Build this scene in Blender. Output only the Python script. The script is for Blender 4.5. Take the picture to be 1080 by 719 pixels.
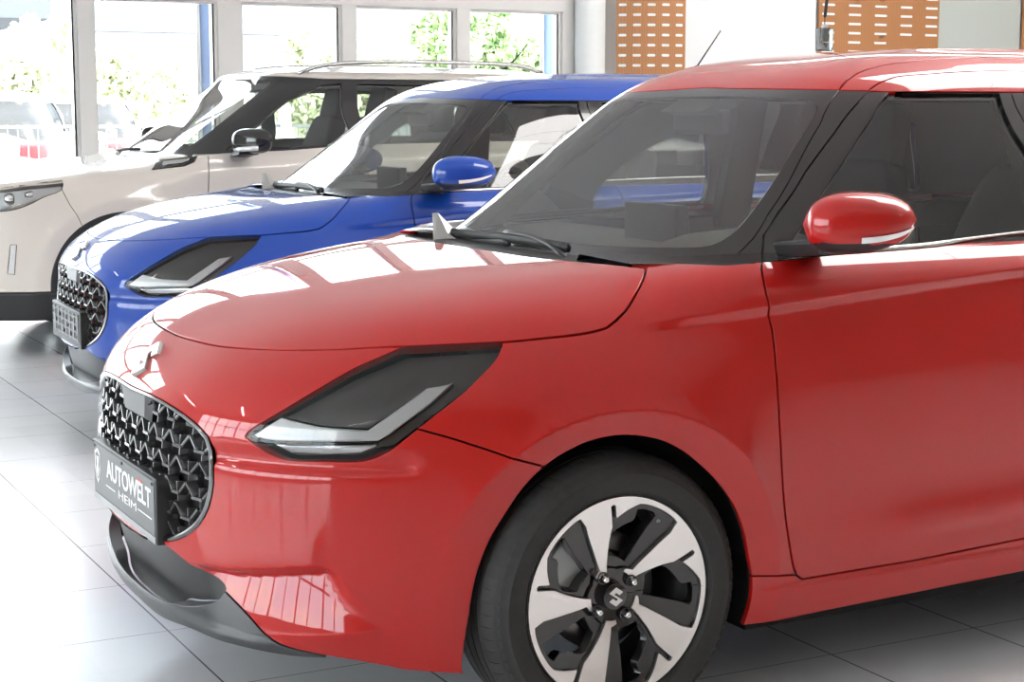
import bpy, bmesh, math, random
import numpy as np
from mathutils import Vector, Matrix

for o in list(bpy.data.objects): bpy.data.objects.remove(o, do_unlink=True)
SC = bpy.context.scene; COL = SC.collection
random.seed(4); RNG = np.random.default_rng(4)

# ---------------------------------------------------------------- camera
CAM = np.array([-1.80, -3.770, 1.313]); YAW, PITCH, FPX = .4857, .1346, 1782.0
cd = bpy.data.cameras.new('camera'); cam = bpy.data.objects.new('camera', cd); COL.objects.link(cam)
cam.location = CAM; cam.rotation_euler = (math.pi/2-PITCH, 0, -YAW)
cd.sensor_width = 36; cd.lens = FPX*36/1080; cd.clip_start = .05; cd.clip_end = 300
SC.camera = cam
# ---------------------------------------------------------------- exposure
SC.view_settings.view_transform = 'Standard'; SC.view_settings.look = 'None'
SC.view_settings.exposure = 1.74; SC.view_settings.gamma = 1; SC.view_settings.use_curve_mapping = False
SC.cycles.use_denoising = True; SC.cycles.max_bounces = 12; SC.cycles.transparent_max_bounces = 24
SC.cycles.sample_clamp_indirect = 6.0; SC.cycles.caustics_reflective = False; SC.cycles.caustics_refractive = False
# ---------------------------------------------------------------- daylight
W = bpy.data.worlds.new('sky'); SC.world = W; W.use_nodes = True
nt = W.node_tree; nt.nodes.clear()
wo = nt.nodes.new('ShaderNodeOutputWorld'); wb = nt.nodes.new('ShaderNodeBackground')
tc = nt.nodes.new('ShaderNodeTexCoord'); mp = nt.nodes.new('ShaderNodeMapping'); nz = nt.nodes.new('ShaderNodeTexNoise'); cr = nt.nodes.new('ShaderNodeValToRGB')
mp.inputs['Scale'].default_value = (2.5, 2.5, 6)
nz.inputs['Scale'].default_value = 1.6; nz.inputs['Detail'].default_value = 6
cr.color_ramp.elements[0].position = .40; cr.color_ramp.elements[0].color = (.78, .87, 1.0, 1)
cr.color_ramp.elements[1].position = .60; cr.color_ramp.elements[1].color = (1, .99, .97, 1)
nt.links.new(tc.outputs['Generated'], mp.inputs[0]); nt.links.new(mp.outputs[0], nz.inputs['Vector'])
nt.links.new(nz.outputs[0], cr.inputs[0]); nt.links.new(cr.outputs[0], wb.inputs[0]); nt.links.new(wb.outputs[0], wo.inputs[0])
wb.inputs[1].default_value = 3.2
# sun, high over the car park
sd = bpy.data.lights.new('sun', 'SUN'); sd.energy = 6.0; sd.angle = .02; sd.color = (1, .96, .9)
sun = bpy.data.objects.new('sun', sd); COL.objects.link(sun); sun.rotation_euler = (math.radians(40), 0, math.radians(25))
PANEL = 3.5
LAMP = 9.0          # strength of the ceiling lamps' diffusers
# ---------------------------------------------------------------- materials
MAT = {}
def mat(name, col=(.5, .5, .5), rough=.5, metal=0., coat=0., coat_rough=.03, spec=.5, emit=None, es=1., sheen=0.):
    m = bpy.data.materials.new(name); m.use_nodes = True; b = m.node_tree.nodes['Principled BSDF']
    b.inputs['Base Color'].default_value = (*col, 1); b.inputs['Roughness'].default_value = rough; b.inputs['Metallic'].default_value = metal
    b.inputs['Coat Weight'].default_value = coat; b.inputs['Coat Roughness'].default_value = coat_rough
    b.inputs['Specular IOR Level'].default_value = spec
    if emit: b.inputs['Emission Color'].default_value = (*emit, 1); b.inputs['Emission Strength'].default_value = es
    MAT[name] = m; return m
def noisy(m, scale=40, amt=.15, bump=0., rough=0.):
    """breaks up base colour (and bump) with a fine noise in object space"""
    t = m.node_tree; b = t.nodes['Principled BSDF']; c = list(b.inputs['Base Color'].default_value)
    tc = t.nodes.new('ShaderNodeTexCoord'); n = t.nodes.new('ShaderNodeTexNoise'); r = t.nodes.new('ShaderNodeValToRGB')
    n.inputs['Scale'].default_value = scale; n.inputs['Detail'].default_value = 4
    r.color_ramp.elements[0].position = .3; r.color_ramp.elements[1].position = .7
    r.color_ramp.elements[0].color = (*[v*(1-amt) for v in c[:3]], 1); r.color_ramp.elements[1].color = (*[min(1, v*(1+amt)) for v in c[:3]], 1)
    t.links.new(tc.outputs['Object'], n.inputs['Vector']); t.links.new(n.outputs[0], r.inputs[0]); t.links.new(r.outputs[0], b.inputs['Base Color'])
    if bump:
        bp = t.nodes.new('ShaderNodeBump'); bp.inputs['Strength'].default_value = bump; bp.inputs['Distance'].default_value = .002
        t.links.new(n.outputs[0], bp.inputs['Height']); t.links.new(bp.outputs[0], b.inputs['Normal'])
    return m
def glass(name, tint=(.8, .85, .83), ior=1.5, rough=0.0, veil=0.0):
    """thin pane: tinted see-through plus a mirror layer after Fresnel"""
    m = bpy.data.materials.new(name); m.use_nodes = True; t = m.node_tree; t.nodes.clear()
    o = t.nodes.new('ShaderNodeOutputMaterial'); mx = t.nodes.new('ShaderNodeMixShader'); tr = t.nodes.new('ShaderNodeBsdfTransparent'); gl = t.nodes.new('ShaderNodeBsdfGlossy'); fr = t.nodes.new('ShaderNodeFresnel'); mu = t.nodes.new('ShaderNodeMath')
    tr.inputs[0].default_value = (*tint, 1); gl.inputs['Roughness'].default_value = rough; fr.inputs[0].default_value = ior
    mu.operation = 'ADD'; mu.inputs[1].default_value = veil; mu.use_clamp = True
    t.links.new(fr.outputs[0], mu.inputs[0]); t.links.new(mu.outputs[0], mx.inputs[0]); t.links.new(tr.outputs[0], mx.inputs[1]); t.links.new(gl.outputs[0], mx.inputs[2]); t.links.new(mx.outputs[0], o.inputs[0])
    MAT[name] = m; return m
# ---------------------------------------------------------------- objects
def thing(name, label, cat, loc=(0, 0, 0), rotz=0, group=None):
    o = bpy.data.objects.new(name, None); COL.objects.link(o); o.location = loc; o.rotation_euler = (0, 0, rotz); o.empty_display_size = .1
    o['label'] = label; o['category'] = cat
    if group: o['group'] = group
    return o
def tag(o, label, cat, group=None):
    o['label'] = label; o['category'] = cat
    if group: o['group'] = group
    return o
def struct(o): o['kind'] = 'structure'; return o
def obj(name, V, Fc, m, parent=None, smooth=False, normals=None, label=None):
    me = bpy.data.meshes.new(name); me.from_pydata([tuple(map(float, v)) for v in V], [], [tuple(f) for f in Fc])
    for mm in (m if isinstance(m, (list, tuple)) else [m]): me.materials.append(mm)
    if smooth or normals is not None: me.polygons.foreach_set('use_smooth', [True]*len(me.polygons))
    me.update()
    if normals is not None: me.normals_split_custom_set_from_vertices([tuple(map(float, n)) for n in normals])
    o = bpy.data.objects.new(name, me); COL.objects.link(o)
    if parent: o.parent = parent
    if label: o['label'] = label
    return o
class MB:
    """collects plain shapes into one mesh"""
    def __init__(s): s.V = []; s.F = []
    def add(s, V, F):
        k = len(s.V); s.V += [tuple(v) for v in V]; s.F += [tuple(i+k for i in f) for f in F]; return s
    def box(s, a, b, bev=0.0):
        x0, y0, z0 = a; x1, y1, z1 = b
        if bev <= 0:
            return s.add([(x0,y0,z0),(x1,y0,z0),(x1,y1,z0),(x0,y1,z0),(x0,y0,z1),(x1,y0,z1),(x1,y1,z1),(x0,y1,z1)], [(0,3,2,1),(4,5,6,7),(0,1,5,4),(1,2,6,5),(2,3,7,6),(3,0,4,7)])
        bm = bmesh.new(); bmesh.ops.create_cube(bm, size=1)
        for v in bm.verts: v.co = Vector(((v.co.x+.5)*(x1-x0)+x0, (v.co.y+.5)*(y1-y0)+y0, (v.co.z+.5)*(z1-z0)+z0))
        bmesh.ops.bevel(bm, geom=bm.edges[:], offset=bev, segments=3, profile=.6, affect='EDGES')
        bm.verts.index_update(); s.add([v.co[:] for v in bm.verts], [[v.index for v in f.verts] for f in bm.faces]); bm.free(); return s
    def tube(s, P, r, n=10, cap=True, flat=1.0, up=(0, 0, 1)):
        P = [np.array(p, float) for p in P]; R = r if hasattr(r, '__len__') else [r]*len(P); k = len(s.V); V = []; Fc = []
        for i, p in enumerate(P):
            t = P[min(i+1, len(P)-1)]-P[max(i-1, 0)]; t = t/(np.linalg.norm(t)+1e-9)
            a = np.cross(t, up); 
            if np.linalg.norm(a) < 1e-3: a = np.cross(t, (1, 0, 0))
            a /= np.linalg.norm(a); b = np.cross(a, t)
            for j in range(n):
                q = 2*math.pi*j/n; V.append(p+R[i]*(math.cos(q)*a+flat*math.sin(q)*b))
        for i in range(len(P)-1):
            for j in range(n): Fc.append((i*n+j, i*n+(j+1) % n, (i+1)*n+(j+1) % n, (i+1)*n+j))
        if cap: Fc += [tuple(range(n-1, -1, -1)), tuple((len(P)-1)*n+j for j in range(n))]
        return s.add(V, Fc)
    def lathe(s, prof, n=48, axis='y', c=(0, 0, 0), close=False):
        """prof: (radius, height along axis)"""
        V = []; Fc = []
        for r, h in prof:
            for j in range(n):
                q = 2*math.pi*j/n; u, v = r*math.cos(q), r*math.sin(q)
                p = {'y': (u, h, v), 'z': (u, v, h), 'x': (h, u, v)}[axis]; V.append((p[0]+c[0], p[1]+c[1], p[2]+c[2]))
        m = len(prof)
        for i in range(m if close else m-1):
            for j in range(n): Fc.append((i*n+j, i*n+(j+1) % n, ((i+1) % m)*n+(j+1) % n, ((i+1) % m)*n+j))
        return s.add(V, Fc)
    def prism(s, poly, f0, f1):
        """poly 2-D points; f0, f1 place them at the two ends"""
        n = len(poly); V = [f0(p) for p in poly]+[f1(p) for p in poly]
        return s.add(V, [tuple(range(n-1, -1, -1)), tuple(range(n, 2*n))]+[(i, (i+1) % n, n+(i+1) % n, n+i) for i in range(n)])
    def build(s, name, m, parent=None, smooth=False, label=None): return obj(name, s.V, s.F, m, parent, smooth, label=label)
def edge_split(o, ang=35):
    md = o.modifiers.new('edges', 'EDGE_SPLIT'); md.split_angle = math.radians(ang); return o
def bevelled(o, w=.004, n=2, ang=35):
    md = o.modifiers.new('bevel', 'BEVEL'); md.width = w; md.segments = n; md.limit_method = 'ANGLE'; md.angle_limit = math.radians(ang); return o
def subd(o, n=2):
    md = o.modifiers.new('subdivision', 'SUBSURF'); md.levels = n; md.render_levels = n; return o
# ---------------------------------------------------------------- curves in the plane
def smooth_line(P, step=.02, closed=False):
    """Catmull-Rom through points (any dimension), resampled about every step"""
    P = np.array(P, float); n = len(P); out = []
    rng = range(n) if closed else range(n-1)
    for i in rng:
        p0 = P[(i-1) % n] if (closed or i > 0) else 2*P[0]-P[1]
        p1 = P[i]; p2 = P[(i+1) % n]
        p3 = P[(i+2) % n] if (closed or i+2 < n) else 2*P[-1]-P[-2]
        k = max(1, int(np.linalg.norm(p2-p1)/step))
        d1 = max(np.linalg.norm(p1-p0), 1e-6)**.5; d2 = max(np.linalg.norm(p2-p1), 1e-6)**.5; d3 = max(np.linalg.norm(p3-p2), 1e-6)**.5
        m1 = d2*((p1-p0)/d1-(p2-p0)/(d1+d2)+(p2-p1)/d2)*1.0*d2/d2
        m1 = (p1-p0)/d1-(p2-p0)/(d1+d2)+(p2-p1)/d2; m2 = (p2-p1)/d2-(p3-p1)/(d2+d3)+(p3-p2)/d3
        m1 = m1*d2; m2 = m2*d2
        for j in range(k):
            t = j/k; t2 = t*t; t3 = t2*t
            out.append((2*t3-3*t2+1)*p1+(t3-2*t2+t)*m1+(-2*t3+3*t2)*p2+(t3-t2)*m2)
    if not closed: out.append(P[-1])
    return np.array(out)
def inside(poly, Q):
    poly = np.asarray(poly); x, y = Q[:, 0], Q[:, 1]; r = np.zeros(len(Q), bool); n = len(poly)
    for i in range(n):
        x0, y0 = poly[i-1]; x1, y1 = poly[i]
        c = ((y0 > y) != (y1 > y))
        if abs(y1-y0) > 1e-12: r ^= c & (x < (x1-x0)*(y-y0)/(y1-y0)+x0)
    return r
class Sheet:
    """flat grid in parameter space, cut along lines, then lifted onto a surface and split into panels"""
    def __init__(s, us, vs, lines, weld=.0036):
        s.bm = bm = bmesh.new(); nu, nv = len(us), len(vs); us = np.array(us); vs = np.array(vs)
        vt = [[bm.verts.new((u, v, 0)) for v in vs] for u in us]; cell = {}
        for i in range(nu-1):
            for j in range(nv-1): cell[i, j] = {bm.faces.new((vt[i][j], vt[i+1][j], vt[i+1][j+1], vt[i][j+1]))}
        for ln in lines:
            ln = np.asarray(ln)[:, :2]
            for a, b in zip(ln[:-1], ln[1:]):
                d = b-a; L = math.hypot(*d)
                if L < 1e-7: continue
                lo = np.minimum(a, b)-1e-6; hi = np.maximum(a, b)+1e-6
                i0, i1 = np.searchsorted(us, lo[0])-1, np.searchsorted(us, hi[0])-1; j0, j1 = np.searchsorted(vs, lo[1])-1, np.searchsorted(vs, hi[1])-1
                nrm = np.array([-d[1], d[0]])/L; fs = []
                for i in range(max(i0, 0), min(i1, nu-2)+1):
                    for j in range(max(j0, 0), min(j1, nv-2)+1):
                        c = [(us[i], vs[j]), (us[i+1], vs[j]), (us[i+1], vs[j+1]), (us[i], vs[j+1])]
                        q = [(p[0]-a[0])*nrm[0]+(p[1]-a[1])*nrm[1] for p in c]
                        if min(q) < 0 < max(q): fs += [f for f in cell[i, j] if f.is_valid]
                fs = [f for f in fs if max(v.co.x for v in f.verts) >= lo[0] and min(v.co.x for v in f.verts) <= hi[0] and max(v.co.y for v in f.verts) >= lo[1] and min(v.co.y for v in f.verts) <= hi[1]]
                if not fs: continue
                g = set(fs)
                for f in fs: g.update(f.edges); g.update(f.verts)
                r = bmesh.ops.bisect_plane(bm, geom=list(g), dist=1e-6, plane_co=(a[0], a[1], 0), plane_no=(nrm[0], nrm[1], 0))
                for f in r['geom']:
                    if isinstance(f, bmesh.types.BMFace) and f.is_valid:
                        c = f.calc_center_median(); k = (int(np.clip(np.searchsorted(us, c.x)-1, 0, nu-2)), int(np.clip(np.searchsorted(vs, c.y)-1, 0, nv-2))); cell[k].add(f)
        bmesh.ops.remove_doubles(bm, verts=bm.verts[:], dist=2e-5)
        bm.verts.ensure_lookup_table(); Q = np.array([v.co[:2] for v in bm.verts]); on = np.zeros(len(Q), bool)
        for ln in lines:
            ln = np.asarray(ln)[:, :2]
            for a, b in zip(ln[:-1], ln[1:]):
                lo = np.minimum(a, b)-1e-4; hi = np.maximum(a, b)+1e-4; k = np.nonzero(((Q >= lo) & (Q <= hi)).all(1))[0]
                if not len(k): continue
                d = b-a; L = math.hypot(*d)
                if L < 1e-7: continue
                on[k[np.abs((Q[k, 0]-a[0])*d[1]-(Q[k, 1]-a[1])*d[0])/L < 3e-5]] = True
        idl = bm.faces.layers.int.new('id'); C0 = []
        for i, f in enumerate(bm.faces): f[idl] = i; C0.append(f.calc_center_median()[:2])
        if weld > 0:
            best = np.full(len(Q), weld); near = np.zeros_like(Q); free = ~on
            for ln in lines:
                ln = np.asarray(ln)[:, :2]
                for a, b in zip(ln[:-1], ln[1:]):
                    lo = np.minimum(a, b)-weld; hi = np.maximum(a, b)+weld; k = np.nonzero(((Q >= lo) & (Q <= hi)).all(1) & free)[0]
                    if not len(k): continue
                    d = b-a; t = np.clip(((Q[k]-a) @ d)/max(d @ d, 1e-14), 0, 1); p = a+t[:, None]*d; r = np.linalg.norm(Q[k]-p, axis=1); m = r < best[k]
                    best[k[m]] = r[m]; near[k[m]] = p[m]
            for i in np.nonzero((best < weld) & (best > 1e-7))[0]:
                v = bm.verts[i]; q = near[i]+(Q[i]-near[i])*(weld/best[i])
                if not (Q[i, 0] < us[0]+1e-6 or Q[i, 0] > us[-1]-1e-6): v.co.x = q[0]
                if not (Q[i, 1] < vs[0]+1e-6 or Q[i, 1] > vs[-1]-1e-6): v.co.y = q[1]
            bmesh.ops.remove_doubles(bm, verts=[bm.verts[i] for i in np.nonzero(on)[0]], dist=weld*.2)
        bm.verts.index_update(); bm.faces.index_update()
        s.U = np.array([v.co[:2] for v in bm.verts]); s.faces = [[v.index for v in f.verts] for f in bm.faces if len(f.verts) > 2]
        s.C = np.array([C0[f[idl]] for f in bm.faces if len(f.verts) > 2]); bm.free(); s.lab = np.array(['']*len(s.faces), dtype=object)
    def label(s, name, poly, only=('',)):
        k = inside(np.asarray(poly)[:, :2], s.C)
        s.lab[k & np.isin(s.lab, list(only))] = name
    def lift(s, fn, h=.003):
        s.P = fn(s.U)
        e = np.array([[h, 0]]); g = np.array([[0, h]])
        du = fn(s.U+e)-fn(s.U-e); dv = fn(s.U+g)-fn(s.U-g); n = np.cross(du, dv); l = np.linalg.norm(n, axis=1, keepdims=True)
        s.N = n/np.maximum(l, 1e-12)
    def outward(s, ref):
        """turn normals away from ref (a point or function)"""
        d = ((s.P-ref(s.P))*s.N).sum(1); s.N[d < 0] *= -1
    def panel(s, names, gap=.0018, depth=.014, off=0., edge=.0013, skip=None, mirror=False):
        """vertices, faces, normals of a panel with rounded, turned-in edges"""
        names = (names,) if isinstance(names, str) else names
        fi = np.nonzero(np.isin(s.lab, list(names)))[0]
        idx = {}; V = []; N = []; src = []
        def vid(k):
            if k not in idx: idx[k] = len(V); V.append(s.P[k]); N.append(s.N[k]); src.append(k)
            return idx[k]
        Fc = []
        for i in fi:
            f = [vid(k) for k in s.faces[i]]
            a = sum(np.cross(V[f[j]]-V[f[0]], V[f[(j+1) % len(f)]]-V[f[0]]) for j in range(1, len(f)))
            if np.dot(a, sum(N[k] for k in f)) < 0: f = f[::-1]
            Fc.append(f)
        V = np.array(V).reshape(-1, 3); N = np.array(N).reshape(-1, 3)
        cnt = {}
        for f in Fc:
            for a, b in zip(f, f[1:]+f[:1]): cnt[a, b] = 1
        bd = [(a, b) for (a, b) in cnt if (b, a) not in cnt]
        if skip is not None: bd = [(a, b) for a, b in bd if not (skip(V[a]) and skip(V[b]))]
        out = {}; 
        for a, b in bd:
            t = V[b]-V[a]; L = np.linalg.norm(t)
            if L < 1e-7: continue
            for k in (a, b):
                o = np.cross(t/L, N[k]); out[k] = out.get(k, 0)+o*min(L, .01)
        nb = {}
        for a, b in bd:
            if a in out and b in out: nb.setdefault(a, []).append(b); nb.setdefault(b, []).append(a)
        for _ in range(4):
            new = {}
            for k in out:
                o = out[k].copy() if hasattr(out[k], 'copy') else np.zeros(3)
                for j in nb.get(k, []): o = o+out[j]*(.006/(.006+np.linalg.norm(V[j]-V[k])))
                new[k] = o
            out = new
        for k in list(out):
            l = np.linalg.norm(out[k]); out[k] = out[k]/l if l > 1e-9 else np.zeros(3)
        V = V+N*off
        base = V.copy()
        if depth > 0:
            ks = list(out); r1 = {k: len(V)+i for i, k in enumerate(ks)}; r2 = {k: len(V)+len(ks)+i for i, k in enumerate(ks)}; r3 = {k: len(V)+2*len(ks)+i for i, k in enumerate(ks)}
            A = []; B = []; D = []; n1 = []; n2 = []
            for k in ks:
                o = out[k]; V[k] = base[k]-o*(gap+edge)
                A.append(base[k]-o*gap-N[k]*edge); B.append(base[k]-o*gap-N[k]*(edge+.0005)); D.append(base[k]-o*gap-N[k]*depth); n1.append(o+.25*N[k]); n2.append(o)
            if ks:
                V = np.vstack([V, A, B, D]); N = np.vstack([N, n1, n2, n2])
            for a, b in bd:
                if a in r1 and b in r1:
                    Fc.append([b, a, r1[a], r1[b]]); Fc.append([r1[b], r1[a], r2[a], r2[b]]); Fc.append([r2[b], r2[a], r3[a], r3[b]])
        if mirror:
            n = len(V); V = np.vstack([V, V*[1, -1, 1]]); N = np.vstack([N, N*[1, -1, 1]]); Fc = Fc+[[n+k for k in f[::-1]] for f in Fc]
        return V, Fc, N
    def make(s, name, names, m, parent, side=None, **k):
        """side: 'both' joins the mirrored half, 'right' mirrors only"""
        V, Fc, N = s.panel(names, mirror=(side == 'both'), **k)
        if side == 'right': V = V*[1, -1, 1]; N = N*[1, -1, 1]; Fc = [f[::-1] for f in Fc]
        return obj(name, V, Fc, m, parent, normals=N) if len(Fc) else None
# ---------------------------------------------------------------- smooth car surfaces (numpy)
class Sp:
    """natural cubic spline through points, straight beyond its ends"""
    def __init__(s, pts):
        a = np.array(pts, float); s.x = a[:, 0]; s.y = a[:, 1]; n = len(s.x); h = np.diff(s.x)
        A = np.eye(n); b = np.zeros(n)
        for i in range(1, n - 1):
            A[i, i-1] = h[i-1]; A[i, i] = 2*(h[i-1]+h[i]); A[i, i+1] = h[i]
            b[i] = 6*((s.y[i+1]-s.y[i])/h[i]-(s.y[i]-s.y[i-1])/h[i-1])
        s.m = np.linalg.solve(A, b)
        s.e0 = (s.y[1]-s.y[0])/h[0]-h[0]*(2*s.m[0]+s.m[1])/6
        s.e1 = (s.y[-1]-s.y[-2])/h[-1]+h[-1]*(s.m[-2]+2*s.m[-1])/6
    def __call__(s, q):
        q = np.asarray(q, float); i = np.clip(np.searchsorted(s.x, q)-1, 0, len(s.x)-2)
        h = s.x[i+1]-s.x[i]; t = np.clip(q-s.x[i], 0, h)
        d0 = (s.y[i+1]-s.y[i])/h-h*(2*s.m[i]+s.m[i+1])/6
        v = s.y[i]+d0*t+s.m[i]/2*t**2+(s.m[i+1]-s.m[i])/(6*h)*t**3
        return v+np.minimum(q-s.x[0], 0)*s.e0+np.maximum(q-s.x[-1], 0)*s.e1
def sst(a, b, x):
    t = np.clip((np.asarray(x, float)-a)/(b-a), 0, 1); return t*t*t*(t*(6*t-15)+10)
class Body:
    """lower body F<0 inside and greenhouse G<0 inside; x rearwards, y<0 is the left side, z up"""
    def __init__(s, **k): s.__dict__.update(k)
    def F(s, x, y, z):
        w = sst(s.w0, s.w1, x)
        Y = np.maximum((1-w)*s.Yh(z)+w*s.Yd(z), 1e-3)
        a = np.abs(y)/Y
        b = np.maximum(s.X0-x, 0)/np.maximum(s.X0-s.Xn(z), .02)
        c = np.maximum(x-s.X1, 0)/np.maximum(s.Xe(z)-s.X1, .02)
        return a**s.PP+b**s.QQ+c**3.5-1
    def G(s, x, y, z):
        t = sst(s.gz0, s.gz1, z); L = s.L0+(s.L1-s.L0)*t; p = s.p0+(s.p1-s.p0)*t
        a = np.abs(y)/np.maximum(s.Yg(z), 1e-3)
        b = np.maximum(s.Xw(z)+L-x, 0)/L
        c = np.maximum(x-s.Xr(z)+.45, 0)/.45
        return a**p+b**2.5+c**3-1
    def gxc(s, z):
        t = sst(s.gz0, s.gz1, z); return s.Xw(z)+s.L0+(s.L1-s.L0)*t
    def solve(s, F, O, D, lo, hi, it=34):
        lo = np.full(len(O), lo, float); hi = np.full(len(O), hi, float)
        for _ in range(it):
            m = (lo+hi)/2; p = O+D*m[:, None]; i = F(p[:, 0], p[:, 1], p[:, 2]) < 0
            lo = np.where(i, m, lo); hi = np.where(i, hi, m)
        return (lo+hi)/2
    # plan parameter u: fan round (XC,0) in front, straight along the side, fan round the tail
    XC = .25; XB = 2.45; RU = .95
    def u_of(s, x, y, xc=None, xb=None, ru=None):
        xc = s.XC if xc is None else xc; xb = s.XB if xb is None else xb; ru = s.RU if ru is None else ru
        x = np.asarray(x, float); y = np.abs(y); q = np.pi/2*ru
        return np.where(x < xc, np.arctan2(y, xc-x)*ru, np.where(x < xb, q+x-xc, q+xb-xc+(np.pi/2-np.arctan2(y, np.maximum(x-xb, 0)))*ru))
    def fan(s, u, xc, xb, ru):
        q = np.pi/2*ru; L = xb-xc
        f = np.clip(u/ru, 0, np.pi/2); r = np.clip((u-q-L)/ru, 0, np.pi/2)
        ox = np.where(u < q, xc, np.clip(xc+u-q, xc, xb))
        dx = np.where(u < q, -np.cos(f), np.sin(r)); dy = -np.where(u < q, np.sin(f), np.cos(r))
        return ox, dx, dy
    def side(s, U):
        u, z = U[:, 0], U[:, 1]
        ox, dx, dy = s.fan(u, s.XC, s.XB, s.RU); O = np.stack([ox, 0*u, z], 1); D = np.stack([dx, dy, 0*u], 1)
        t = s.solve(s.F, O, D, .02, 1.8)
        P = O+D*t[:, None]
        return P+D*s.disp(P, u)[:, None]
    def disp(s, P, u): return np.zeros(len(P))
    def top(s, U):
        O = np.stack([U[:, 0], U[:, 1], np.full(len(U), s.zlo)], 1); D = np.zeros_like(O); D[:, 2] = 1
        return O+D*s.solve(s.F, O, D, 0, .6)[:, None]
    def gh(s, U):
        u, z = U[:, 0], U[:, 1]; xc = s.gxc(z); xb = np.maximum(s.Xr(z)-.45, xc+.01)
        ox, dx, dy = s.fan(u*(1.0), xc, s.gB, .8)
        O = np.stack([ox, 0*u, z], 1); D = np.stack([dx, dy, 0*u], 1)
        return O+D*s.solve(s.G, O, D, .005, 1.6)[:, None]
    gB = 2.3
    def gu_of(s, x, y, z):
        return s.u_of(x, y, s.gxc(np.asarray(z, float)), s.gB, .8)
    def roof(s, U):
        O = np.stack([U[:, 0], U[:, 1], np.full(len(U), s.rz)], 1); D = np.zeros_like(O); D[:, 2] = 1
        return O+D*s.solve(s.G, O, D, 0, .4)[:, None]
SW = Body(
    Xn=Sp([(.10,-.72),(.20,-.775),(.30,-.802),(.40,-.815),(.55,-.815),(.65,-.802),(.70,-.787),(.75,-.752),(.79,-.705),(.83,-.636),(.87,-.54),(.91,-.395),(.945,-.215),(.97,-.03),(.985,.15),(.998,.38)]),
    Yh=Sp([(.10,.80),(.20,.835),(.35,.855),(.50,.862),(.65,.860),(.75,.848),(.82,.825),(.87,.799),(.905,.772),(.93,.737),(.95,.694),(.968,.63),(.982,.54),(.993,.42),(1.0,.25),(1.005,.0)]),
    Yd=Sp([(.10,.79),(.20,.825),(.30,.850),(.42,.855),(.55,.863),(.68,.866),(.80,.862),(.88,.852),(.935,.843),(.962,.829),(.985,.806),(1.0,.784),(1.025,.738),(1.05,.69)]),
    Xe=Sp([(.10,2.90),(.25,2.98),(.5,3.03),(.8,3.02),(1.0,2.96),(1.05,2.93)]),
    w0=-.05, w1=.42, X0=.35, X1=2.35, PP=2.9, QQ=3.1, zlo=.60,
    Xw=Sp([(.90,.09),(.95,.162),(1.0,.235),(1.1,.378),(1.2,.52),(1.3,.655),(1.36,.738),(1.40,.81),(1.43,.89),(1.455,1.0),(1.475,1.17),(1.487,1.40),(1.49,1.5)]),
    Yg=Sp([(.90,.820),(1.0,.772),(1.1,.739),(1.2,.703),(1.3,.653),(1.36,.615),(1.40,.575),(1.43,.525),(1.455,.455),(1.475,.345),(1.485,.23),(1.49,.0)]),
    Xr=Sp([(.90,2.97),(1.0,2.94),(1.2,2.82),(1.36,2.70),(1.43,2.58),(1.47,2.35),(1.487,2.05),(1.49,1.9)]),
    gz0=.9, gz1=1.45, L0=.80, L1=.45, p0=4.2, p1=5.4, rz=1.30)
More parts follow.
